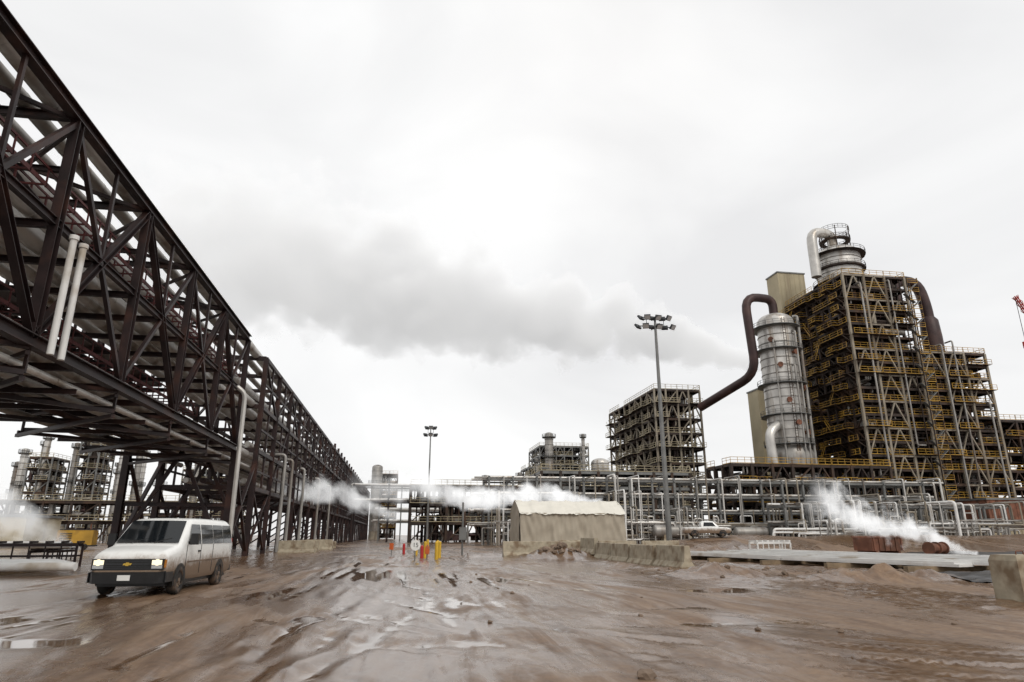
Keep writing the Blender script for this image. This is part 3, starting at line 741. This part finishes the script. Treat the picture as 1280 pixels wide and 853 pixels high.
for i in range(56):
    a=R.uniform(0,6.28);q=R.uniform(0,1.5); x=11.3+q*math.cos(a)*1.1; y=46.8+q*math.sin(a); s=R.uniform(.12,.38)
    if i>=26: x=R.uniform(1,12); y=R.uniform(9,30); s=R.uniform(.03,.08)
    if i==26: x,y,s=2.9,8.0,.11
    if i>=42: x=R.uniform(11.5,19); y=R.uniform(21,31); s=R.uniform(.06,.16)
    mb=MB()
    bm_=bmesh.new(); bmesh.ops.create_icosphere(bm_,subdivisions=2,radius=s)
    for v in bm_.verts: v.co*=1+.45*noise.noise(v.co*3/s*.5+V((i,0,0))); v.co.z*=.7
    mb.add([v.co+V((x,y,gh(x,y)+s*.25)) for v in bm_.verts],[tuple(v.index for v in f.verts) for f in bm_.faces]); bm_.free()
    single('rubble_stone','rough brown broken stone on the mud','stone',mb,'rock','broken stones on the mud')

# ------------------------------------------------------------------ right yard items
for i in range(5):
    x=20.2+i*1.55; mb=MB(); z=.30+.03*i; d0=R.uniform(-.8,.8)
    P0=V((x+5.0,26.6+d0,z+R.uniform(-.03,.03)));P1=V((x+1.7,36,z));P2=V((x-1.0,45.5+d0,z+.05))
    mb.beam(P0,P1,1.25,.12); mb.beam(P1+V((0,.02,0)),P2,1.25,.12)
    for a_ in(-.6,.6): mb.beam(P0+V((a_,0,.1)),P1+V((a_,0,.1)),.06,.10); mb.beam(P1+V((a_,0,.1)),P2+V((a_,0,.1)),.06,.10)
    single('white_panel','long flat white panel lying on timber sleepers in mud','panel',mb,'white','long white panels laid out on the ground')
for i in range(5):
    y=28+4*i; x=23.6+(36-y)*.32; mb=MB(); mb.box(x-3.4,x+4.6,y-.14,y+.14,-.1,.22)
    single('timber_sleeper','brown timber sleeper under white panels','timber',mb,'timber','timber sleepers under the panels')
def linerf(x0,x1,y0,y1,hh,s):
    return cloth(110,50,lambda u,v:(x0+(x1-x0)*u+ .5*noise.noise(V((v*5,u*3,s))),y0+(y1-y0)*v,max(gh(x0+(x1-x0)*u,y0+(y1-y0)*v),0)+.04+hh*(math.sin(math.pi*v)**.6)*(math.sin(math.pi*u)**.4)*(.6+.6*noise.noise(V((u*6,v*3,s))))+.05*noise.noise(V((u*30,v*16,s)))))
single('black_liner','wrinkled black plastic liner draped over an earth bank','liner',linerf(19.8,52,20.5,26.2,.30,1),'liner')
single('black_liner','wrinkled black plastic liner draped over an earth bank','liner',linerf(28.5,64,33,46,.7,6),'liner')
def skip(x,y,rz,w,d,h,lab,mt='rust'):
    T=thing('steel_skip',lab,'skip',(x,y,gh(x,y)+.3),None,math.radians(rz))
    mb=MB(); t_=.06
    mb.box(-w/2,w/2,-d/2,-d/2+t_,.15,h);mb.box(-w/2,w/2,d/2-t_,d/2,.15,h);mb.box(-w/2,-w/2+t_,-d/2+t_,d/2-t_,.15,h);mb.box(w/2-t_,w/2,-d/2+t_,d/2-t_,.15,h);mb.box(-w/2+t_,w/2-t_,-d/2+t_,d/2-t_,.15,.22)
    part(T,'tub',mb,mt,True)
    mb=MB()
    for i in range(6):
        x_=-w/2+.15+(w-.3)*i/5; mb.box(x_-.05,x_+.05,-d/2-.07,-d/2-.003,.15,h)
    mb.box(-w/2-.05,w/2+.05,-d/2-.09,-d/2-.004,h-.003,h+.1); mb.box(-w/2-.05,w/2+.05,d/2+.004,d/2+.09,h-.003,h+.1)
    part(T,'rib',mb,mt,True)
    for a in(-w/2+.3,w/2-.5):
        mb=MB(); mb.box(a,a+.2,-d/2,d/2,-.3,.147); part(T,'skid',mb,mt,True)
skip(36,46.8,8,2.9,1.8,1.1,'rusty brown open steel skip on the black liner')
T=thing('rusty_pipe_spool','short rusty flanged pipe spool lying on the liner','pipe spool',(32.8,37.5,.45),None,math.radians(25))
mb=MB(); mb.cyl((-.9,0,.36),(.9,0,.36),.28,seg=18); part(T,'barrel',mb,'rust',True)
for s in(-.9,.0,.9):
    mb=MB(); mb.cyl((s-.06,0,.36),(s+.06,0,.36),.38,seg=18); part(T,'flange',mb,'rust',True)
def trestle(x,y,w,h,rz,lab,mt='white'):
    T=thing('pipe_trestle',lab,'trestle',(x,y,gh(x,y)),None,math.radians(rz))
    for sx in(-1,1):
        for sy in(-1,1):
            mb=MB(); mb.beam((sx*w/2,sy*.5,0),(sx*w/2,sy*.5,h),.1); part(T,'leg',mb,mt,True)
    mb=MB()
    for sy in(-1,1): mb.beam((-w/2,sy*.5,h),(w/2,sy*.5,h),.12,.16); mb.beam((-w/2,sy*.5,h*.5),(w/2,sy*.5,h*.5),.08)
    for k in range(7): x_=-w/2+w*k/6; mb.beam((x_,-.5,h+.14),(x_,.5,h+.14),.1,.1); mb.beam((x_,-.5,0.02),(x_,-.5,h),.06)
    part(T,'frame',mb,mt,True)
trestle(27.5,47.5,2.8,.95,5,'white painted steel trestle on the bank')
trestle(-18.5,38.5,4.2,1.1,8,'dark steel trestle beside the laid pipes','steel')
trestle(-24,41,4.2,1.1,8,'dark steel trestle beside the laid pipes','steel')
for i in range(7):
    y=30.4+i*.75; mb=MB(); mb.sweep([(-40,y+2,.36),(-12.9-.45*i,y,.36)],.17,12)
    single('lying_pipe','white coated pipe lying on sleepers by the bridge','pipe',mb,'white','white pipes laid out on the ground')
for i in range(4):
    y=46+i*.7; mb=MB(); mb.sweep([(-46,y+2,1.0),(-20-.8*i,y,1.0)],.2,12)
    single('lying_pipe','white coated pipe lying on sleepers by the bridge','pipe',mb,'white','white pipes laid out on the ground')
for x in (-22,-29,-36): trestle(x,48.5,3.8,.62,90,'dark steel trestle under raised white pipes','steel')
for x in (-16.5,-20,-25,-32):
    mb=MB(); mb.box(x-.14,x+.14,30.0,37.0,-.05,.19); single('timber_sleeper','brown timber sleeper under white pipes','timber',mb,'timber','timber sleepers under the pipes')
def genset(x,y,rz,mt,lab):
    T=thing('portable_generator',lab,'generator',(x,y,0),None,math.radians(rz))
    mb=MB(); mb.box(-1.8,1.8,-.8,.8,.5,2.1); part(T,'housing',mb,mt,True)
    mb=MB(); mb.box(-1.9,1.9,-.85,.85,.35,.497); mb.box(-1.7,1.7,-.7,.7,2.103,2.2); part(T,'frame',mb,'black',True)
    mb=MB()
    for k in range(6): mb.box(-1.5,-.3,-.83,-.805,.8+k*.18,.88+k*.18)
    part(T,'vent_grille',mb,'black',True)
    for sx in(-1,1):
        mb=MB(); mb.cyl((sx*1.1,-.9,.33),(sx*1.1,-.65,.33),.33,seg=14); part(T,'wheel',mb,'rubber',True)
    mb=MB(); mb.cyl((1.2,0,2.2),(1.2,0,2.8),.07); part(T,'exhaust_pipe',mb,'rust',True)
genset(-36,84,4,'yellow','yellow portable generator on wheels beyond the laid pipes')

# ------------------------------------------------------------------ signs, posts
def text_mesh(s,size):
    c=bpy.data.curves.new('sign_text','FONT'); c.body=s; c.size=size; c.align_x='CENTER';c.align_y='CENTER'; c.extrude=.004
    o=bpy.data.objects.new('tmp',c); link(o); dg=bpy.context.evaluated_depsgraph_get(); me=bpy.data.meshes.new_from_object(o.evaluated_get(dg)); bpy.data.objects.remove(o); return me
def sign(x,y,h,lab,kind,rz=14):
    T=thing('road_sign',lab,'road sign',(x,y,gh(x,y)),None,math.radians(rz))
    mb=MB(); mb.beam((0,0,0),(0,0,h+.3),.07); part(T,'post',mb,'grey',True)
    if kind=='speed':
        mb=MB(); mb.cyl((0,-.05,h),(0,-.075,h),.36,seg=8); part(T,'panel',mb,'signwhite',True)
        me=text_mesh('15',.40); me.materials.append(M['black']); o=link(bpy.data.objects.new('number',me)); o.parent=T; o.location=(0,-.082,h); o.rotation_euler=(math.pi/2,0,0)
    else:
        mb=MB(); mb.beam((0,-.06,h-.25),(0,-.06,h+.25),.32,.03); part(T,'panel',mb,kind,True)
sign(1.05,46,.95,'white octagonal speed sign on a short post','speed')
sign(1.9,47.5,.6,'small orange warning panel on a post','orange')
sign(-.6,55,.7,'small orange warning panel on a post','orange',-8)
def bollard(x,y,mt='yellow',lab='yellow steel bollard at the road edge',h=1.1):
    T=thing('bollard',lab,'bollard',(x,y,gh(x,y)),'painted bollards')
    mb=MB(); mb.cyl((0,0,0),(0,0,h),.12,seg=12); part(T,'post',mb,mt,True)
    mb=MB(); mb.lathe(0,0,[(h,.12),(h+.06,.08),(h+.09,.01)],12); part(T,'cap',mb,mt,True)
for x,y in((2.5,46.5),(3.2,58),(2.6,64),(1.9,51),(2.9,50),(1.4,57)): bollard(x,y,'bollardyellow')
for x,y in((2.2,56),(1.6,49),(.4,60)): bollard(x,y,'signred','red post at the road edge',.8)
T=thing('utility_post','grey steel utility post with a cabinet beside the yard','utility post',(5.1,56,0))
mb=MB(); mb.cyl((5.1,56,0),(5.1,56,4.2),.08,seg=10); part(T,'post',mb,'grey')
mb=MB(); mb.box(4.8,5.4,55.6,55.86,1.2,2.2); part(T,'cabinet',mb,'grey')

# ------------------------------------------------------------------ vehicles
def loft(secs):
    mb=MB(); n_=None; vs=[]
    for s in secs:
        y,w_,zb,zbelt,zs,ws,zr,wr_=s
        half=[(w_*.93,zb),(w_,zb+.12),(w_+.005,zbelt-.25),(w_,zbelt),((w_+ws)/2+.012,(zbelt+zs)/2),(ws,zs),((ws+wr_)/2,zs+(zr-zs)*.72),(wr_,zr-.012),(wr_*.5,zr+.008)]
        ring=[(x,y,z) for x,z in half]+[(0,y,zr+.014)]+[(-x,y,z) for x,z in half[::-1]]
        n_=len(ring); vs+=ring
    m_=len(secs)
    mb.add(vs,[(j*n_+i,j*n_+i+1,(j+1)*n_+i+1,(j+1)*n_+i) for j in range(m_-1) for i in range(n_-1)],True)
    mb.add(vs,[(j*n_+n_-1,j*n_,(j+1)*n_,(j+1)*n_+n_-1) for j in range(m_-1)])
    mb.add(vs,[tuple(range(n_)),tuple(range((m_-1)*n_,m_*n_))[::-1]])
    return mb
def paint(name,col,dirt=1.1):
    m=bpy.data.materials.new(name); t,n,l=nt(m); b=n['Principled BSDF']
    tc=n.new('ShaderNodeTexCoord'); sp=n.new('ShaderNodeSeparateXYZ'); l.new(tc.outputs['Object'],sp.inputs[0])
    no=n.new('ShaderNodeTexNoise'); no.inputs['Scale'].default_value=2.6; no.inputs['Detail'].default_value=10; no.inputs['Roughness'].default_value=.72; l.new(tc.outputs['Object'],no.inputs['Vector'])
    a=n.new('ShaderNodeMath');a.operation='MULTIPLY_ADD'; l.new(no.outputs['Fac'],a.inputs[0]); a.inputs[1].default_value=-.9; l.new(sp.outputs['Z'],a.inputs[2])
    r=n.new('ShaderNodeMapRange'); r.inputs['From Min'].default_value=.25; r.inputs['From Max'].default_value=dirt; r.inputs['To Min'].default_value=.95; r.inputs['To Max'].default_value=.0; r.interpolation_type='SMOOTHSTEP'; l.new(a.outputs[0],r.inputs['Value'])
    mx=n.new('ShaderNodeMix');mx.data_type='RGBA'; l.new(r.outputs[0],mx.inputs['Factor']); mx.inputs['A'].default_value=(*col,1); mx.inputs['B'].default_value=(.19,.12,.07,1); l.new(mx.outputs['Result'],b.inputs['Base Color'])
    rr_=n.new('ShaderNodeMapRange'); rr_.inputs['To Min'].default_value=.2; rr_.inputs['To Max'].default_value=.8; l.new(r.outputs[0],rr_.inputs['Value']); l.new(rr_.outputs[0],b.inputs['Roughness'])
    return m
vp=paint('muddy_white_paint',(.84,.84,.82),.76)
def wheel(T,x,y,r=.38,wd=.24):
    s=1 if x>0 else -1
    W=bpy.data.objects.new('wheel',None); link(W); W.parent=T; W.location=(x,y,r)
    mb=MB(); a=[(-wd/2,r*.6),(-wd/2,r*.93),(-wd/2+.04,r),(wd/2-.04,r),(wd/2,r*.93),(wd/2,r*.6),(-wd/2,r*.6)]
    vs=[];seg=28
    for px,pr_ in a:
        for i in range(seg): t_=2*math.pi*i/seg; vs.append((px,pr_*math.cos(t_),pr_*math.sin(t_)))
    mb.add(vs,[(j*seg+i,(j+1)*seg+i,(j+1)*seg+(i+1)%seg,j*seg+(i+1)%seg) for j in range(len(a)-1) for i in range(seg)],True); part(W,'tyre',mb,'rubber',True)
    mb=MB(); mb.cyl((-s*.05,0,0),(s*(wd/2-.045),0,0),r*.6,seg=20); mb.cyl((s*(wd/2-.045),0,0),(s*(wd/2),0,0),r*.2,r*.15,seg=12)
    for i in range(8):
        t_=i*math.pi/4; mb.cyl((s*(wd/2-.05),r*.42*math.cos(t_),r*.42*math.sin(t_)),(s*(wd/2-.02),r*.42*math.cos(t_),r*.42*math.sin(t_)),r*.09,seg=8)
    part(W,'rim',mb,'rock',True)
def arch(T,x,y,r=.47):
    mb=MB(); seg=24; vs=[(x,y,.37)]
    for i in range(seg+1):
        t_=-.25+(math.pi+.5)*i/seg; vs.append((x,y+r*math.cos(t_),.37+r*math.sin(t_)))
    mb.add(vs,[(0,i,i+1) for i in range(1,seg+1)]); part(T,'wheel_arch',mb,'black',True)
VN=thing('passenger_van','muddy white passenger van with headlights driving on the mud road','van',(-7.25,20.2,-.02),None,math.radians(-3.0))
ZW=1.32
secs=[(-.06,.80,.52,.93,.98,.76,1.01,.60),(-.03,.88,.48,.97,1.03,.82,1.07,.68),(.04,.94,.45,1.0,1.09,.87,1.14,.74),(.14,.965,.44,1.02,1.13,.89,1.19,.76),(.35,.985,.42,1.06,1.18,.92,1.24,.76),(.65,.995,.40,1.12,1.24,.93,1.30,.78),(.98,1.0,.38,1.18,1.29,.94,1.35,.80),
 (1.36,1.0,.38,1.28,1.60,.90,1.68,.78),(1.74,1.0,.38,ZW,1.92,.865,2.02,.72),(2.05,1.0,.36,ZW,1.99,.86,2.10,.68),(3.5,1.0,.36,ZW,2.01,.86,2.13,.68),(5.4,1.0,.36,ZW,2.0,.86,2.12,.68),(5.76,.99,.40,1.33,1.95,.84,2.07,.66),(5.86,.93,.46,1.3,1.86,.77,1.97,.58)]
part(VN,'body',loft(secs),vp,True)
def sidex(z,e=.014): return (1.0-.14*(z-ZW)/.67)+.012*math.sin(max(0,min(1,(z-ZW)/.67))*math.pi)+e
for s in(-1,1):
    for k,(ya,yb_,yc,yd) in enumerate([(1.38,2.50,1.80,2.50),(2.60,3.66,2.60,3.66),(3.72,4.68,3.72,4.68),(4.74,5.66,4.74,5.62)]):
        mb=MB(); vs=[]
        for j in range(5):
            f=j/4; z=1.35+f*.58
            a=ya+(yc-ya)*f; b_=yb_+(yd-yb_)*f
            vs+=[(s*sidex(z),a,z),(s*sidex(z),b_,z)]
        mb.add(vs,[(2*j,2*j+1,2*j+3,2*j+2) for j in range(4)]); part(VN,'side_window',mb,'glass',True)
    for y in(1.34,2.55,3.69):
        mb=MB(); mb.box(min(s*1.006,s*1.012),max(s*1.006,s*1.012),y-.012,y+.012,.5,1.34); part(VN,'door_seam',mb,'black',True)
    mb=MB(); mb.box(min(s*1.004,s*1.02),max(s*1.004,s*1.02),1.5,5.5,.84,.88); part(VN,'side_moulding',mb,'rock',True)
    mb=MB(); mb.box(min(s*1.01,s*1.04),max(s*1.01,s*1.04),2.28,2.45,1.12,1.17); part(VN,'door_handle',mb,'black',True)
    Mi=MB(); Mi.box(min(s*1.06,s*1.27),max(s*1.06,s*1.27),1.36,1.46,1.34,1.66); Mi.beam((s*.93,1.5,1.4),(s*1.08,1.42,1.42),.05); part(VN,'mirror',Mi,'black',True)
    for y in(.98,4.55): arch(VN,s*1.013,y); wheel(VN,s*.91,y)
    mb=MB(); mb.cyl((s*.76,-.05,.90),(s*.76,-.078,.90),.085,seg=16); mb.box(min(s*.62,s*.88),max(s*.62,s*.88),-.074,.05,.84,.96); part(VN,'headlight',mb,'headlamp',True)
    mb=MB(); mb.box(min(s*.62,s*.90),max(s*.62,s*.90),-.070,.05,.74,.83); part(VN,'indicator',mb,'lens',True)
    mb=MB(); mb.box(min(s*.89,s*.955),max(s*.89,s*.955),-.02,.12,.76,.97); part(VN,'side_marker',mb,'amber',True)
    mb=MB(); mb.box(min(s*.80,s*.95),max(s*.80,s*.95),5.82,5.90,1.0,1.5); part(VN,'tail_light',mb,'signred',True)
mb=MB(); vs=[]
for j in range(7):
    f=j/6; y=1.02+f*.70; z=1.38+f*.62
    w_=.86-.10*f
    for i in range(9):
        u=-1+2*i/8; vs.append((u*w_,y-.022-.02*(1-u*u),z+.026+.01*(1-u*u)))
mb.add(vs,[(j*9+i,j*9+i+1,(j+1)*9+i+1,(j+1)*9+i) for j in range(6) for i in range(8)],True); part(VN,'windscreen',mb,'glass',True)
for x in(-.45,.2):
    mb=MB(); mb.beam((x,.97,1.41),(x+.42,1.12,1.53),.02); part(VN,'wiper',mb,'black',True)
mb=MB(); mb.box(-.93,.93,-.066,.03,.70,.99); part(VN,'grille',mb,'black',True)
mb=MB()
for z in(.75,.80,.92,.96): mb.box(-.56,.56,-.076,-.069,z-.006,z+.006)
mb.box(-.57,.57,-.088,-.069,.84,.87); part(VN,'grille_bar',mb,'lamp',True)
mb=MB(); y=-.098; mb.add([(-.12,y,.83),(.09,y,.83),(.12,y,.88),(-.09,y,.88)],[(0,1,2,3)]); mb.add([(-.045,y-.003,.81),(.035,y-.003,.81),(.045,y-.003,.90),(-.035,y-.003,.90)],[(0,1,2,3)]); part(VN,'emblem',mb,'gold',True)
mb=MB(); mb.add([(-.97,.04,.36),(-.80,-.17,.36),(.80,-.17,.36),(.97,.04,.36),(-.98,.04,.67),(-.82,-.19,.64),(.82,-.19,.64),(.98,.04,.67)],[(0,1,5,4),(1,2,6,5),(2,3,7,6),(4,5,6,7),(3,2,1,0)]); mb.box(-1.01,-.983,.0,.5,.38,.64); mb.box(.983,1.01,.0,.5,.38,.64); part(VN,'front_bumper',mb,'black',True)
mb=MB(); mb.box(-.16,.16,-.21,-.192,.44,.58); part(VN,'number_plate',mb,'signwhite',True)
mb=MB(); mb.box(-.95,.95,5.84,6.0,.42,.60); part(VN,'rear_bumper',mb,'black',True)
mb=MB(); mb.box(-.88,.88,.3,5.6,.26,.40); part(VN,'underbody',mb,'black',True)
def pickup(x,y,z,rz,lab):
    T=thing('pickup_truck',lab,'pickup truck',(x,y,z),None,rz)
    part(T,'body',loft([(0,.88,.5,.8,.95,.85,1.0,.8),(.3,.95,.42,.95,1.05,.9,1.1,.8),(1.4,.97,.4,1.05,1.12,.93,1.16,.8),(5.5,.97,.42,1.05,1.12,.93,1.14,.8),(5.6,.93,.5,1.0,1.05,.9,1.1,.8)]),vp,True)
    part(T,'cab',loft([(1.4,.9,1.1,1.12,1.16,.85,1.18,.8),(2.05,.9,1.1,1.2,1.75,.75,1.85,.65),(3.3,.9,1.1,1.2,1.78,.75,1.88,.65),(3.55,.9,1.1,1.2,1.5,.8,1.6,.7)]),vp,True)
    for s in(-1,1):
        mb=MB(); mb.add([(s*.90,1.8,1.25),(s*.90,3.3,1.25),(s*.80,3.2,1.72),(s*.80,2.15,1.72)],[(0,1,2,3)]); part(T,'side_window',mb,'glass',True)
        for yy in(1.0,4.4): arch(T,s*.99,yy,.45); wheel(T,s*.88,yy,.38)
        mb=MB(); mb.box(min(s*.55,s*.85),max(s*.55,s*.85),-.03,.1,.72,.9); part(T,'headlight',mb,'lens',True)
    mb=MB(); mb.box(-.9,.9,-.12,.02,.42,.62); part(T,'bumper',mb,'black',True)
    mb=MB(); mb.box(-.8,.8,3.75,5.45,1.15,1.17); part(T,'load_bed',mb,'black',True)
pickup(40.5,79,gh(41,79)+.05,math.radians(75),'white pickup truck parked by the pipe racks')

# ------------------------------------------------------------------ steam
def steam(name,label,p0,p1,r0,r1,dens,nscale,amp=0,freq=.1,power=.8,k=2.2,emis=0.0,fade=.75,rate=.9,sharp=1.6,ph=0.,grp=None,puff=0,pscale=.08,base=.85,col=(.97,.97,.97)):
    p0=V(p0);p1=V(p1);L=(p1-p0).length; m_=r1*1.4+amp
    mb=MB(); mb.box(-r0*2,L*1.0,-m_,m_,-m_,m_)
    mt=bpy.data.materials.new(name+'_vapour'); t,n,l=nt(mt); n.clear()
    def mth(op,a,b_=None,c=None,cl=False):
        q=n.new('ShaderNodeMath'); q.operation=op; q.use_clamp=cl
        for i,x in enumerate((a,b_,c)):
            if x is None: continue
            if isinstance(x,(int,float)): q.inputs[i].default_value=x
            else: l.new(x,q.inputs[i])
        return q.outputs[0]
    tc=n.new('ShaderNodeTexCoord'); sp=n.new('ShaderNodeSeparateXYZ'); l.new(tc.outputs['Object'],sp.inputs[0])
    X,Y,Z=sp.outputs
    tt=mth('DIVIDE',X,L,cl=True)
    r=mth('MULTIPLY_ADD',mth('POWER',tt,power),r1-r0,r0)
    zc=mth('MULTIPLY',mth('SINE',mth('MULTIPLY_ADD',X,freq,ph)),mth('MULTIPLY',tt,amp))
    yc=mth('MULTIPLY',mth('COSINE',mth('MULTIPLY',X,freq*1.3)),mth('MULTIPLY',tt,amp*.7))
    dz=mth('SUBTRACT',Z,zc);dy=mth('SUBTRACT',Y,yc)
    q=mth('DIVIDE',mth('SQRT',mth('ADD',mth('MULTIPLY',dz,dz),mth('MULTIPLY',dy,dy))),r)
    no=n.new('ShaderNodeTexNoise'); no.inputs['Scale'].default_value=nscale; no.inputs['Detail'].default_value=4 if puff else 3; no.inputs['Roughness'].default_value=.6
    l.new(tc.outputs['Object'],no.inputs['Vector'])
    s=mth('ADD',mth('SUBTRACT',base,q),mth('MULTIPLY',mth('SUBTRACT',no.outputs['Fac'],.5),k))
    if puff:
        vo=n.new('ShaderNodeTexVoronoi'); vo.feature='F1'; vo.inputs['Scale'].default_value=pscale
        l.new(tc.outputs['Object'],vo.inputs['Vector'])
        s=mth('ADD',s,mth('MULTIPLY',mth('SUBTRACT',.48,vo.outputs['Distance']),puff))
    d=mth('MULTIPLY',s,sharp,cl=True)
    fo=n.new('ShaderNodeMapRange'); fo.inputs['From Min'].default_value=fade; fo.inputs['From Max'].default_value=1; fo.inputs['To Min'].default_value=1; fo.inputs['To Max'].default_value=0; l.new(tt,fo.inputs['Value'])
    thin=mth('DIVIDE',r0+.3*(r1-r0),mth('ADD',r,.3*(r1-r0)))
    D=mth('MULTIPLY',mth('MULTIPLY',d,fo.outputs[0]),mth('MULTIPLY',thin,dens))
    vsn=n.new('ShaderNodeVolumeScatter'); vsn.inputs['Color'].default_value=(*col,1); vsn.inputs['Anisotropy'].default_value=.1
    l.new(D,vsn.inputs['Density'])
    o_=n.new('ShaderNodeOutputMaterial')
    e=n.new('ShaderNodeEmission'); e.inputs['Color'].default_value=(1,1,1,1); l.new(mth('MULTIPLY',D,emis),e.inputs['Strength'])  # added glow stands in for light scattered repeatedly inside the steam
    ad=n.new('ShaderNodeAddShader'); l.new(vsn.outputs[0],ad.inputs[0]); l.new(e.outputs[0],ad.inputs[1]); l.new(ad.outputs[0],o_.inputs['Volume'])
    try: mt.cycles.volume_step_rate=rate
    except Exception as ex: print(ex)
    o=bpy.data.objects.new(name,mesh_from(mb,name,mt)); link(o); o.location=p0
    dd=(p1-p0).normalized(); o.rotation_mode='QUATERNION'; o.rotation_quaternion=dd.to_track_quat('X','Z')
    o['label']=label;o['category']='steam'
    if grp:o['group']=grp
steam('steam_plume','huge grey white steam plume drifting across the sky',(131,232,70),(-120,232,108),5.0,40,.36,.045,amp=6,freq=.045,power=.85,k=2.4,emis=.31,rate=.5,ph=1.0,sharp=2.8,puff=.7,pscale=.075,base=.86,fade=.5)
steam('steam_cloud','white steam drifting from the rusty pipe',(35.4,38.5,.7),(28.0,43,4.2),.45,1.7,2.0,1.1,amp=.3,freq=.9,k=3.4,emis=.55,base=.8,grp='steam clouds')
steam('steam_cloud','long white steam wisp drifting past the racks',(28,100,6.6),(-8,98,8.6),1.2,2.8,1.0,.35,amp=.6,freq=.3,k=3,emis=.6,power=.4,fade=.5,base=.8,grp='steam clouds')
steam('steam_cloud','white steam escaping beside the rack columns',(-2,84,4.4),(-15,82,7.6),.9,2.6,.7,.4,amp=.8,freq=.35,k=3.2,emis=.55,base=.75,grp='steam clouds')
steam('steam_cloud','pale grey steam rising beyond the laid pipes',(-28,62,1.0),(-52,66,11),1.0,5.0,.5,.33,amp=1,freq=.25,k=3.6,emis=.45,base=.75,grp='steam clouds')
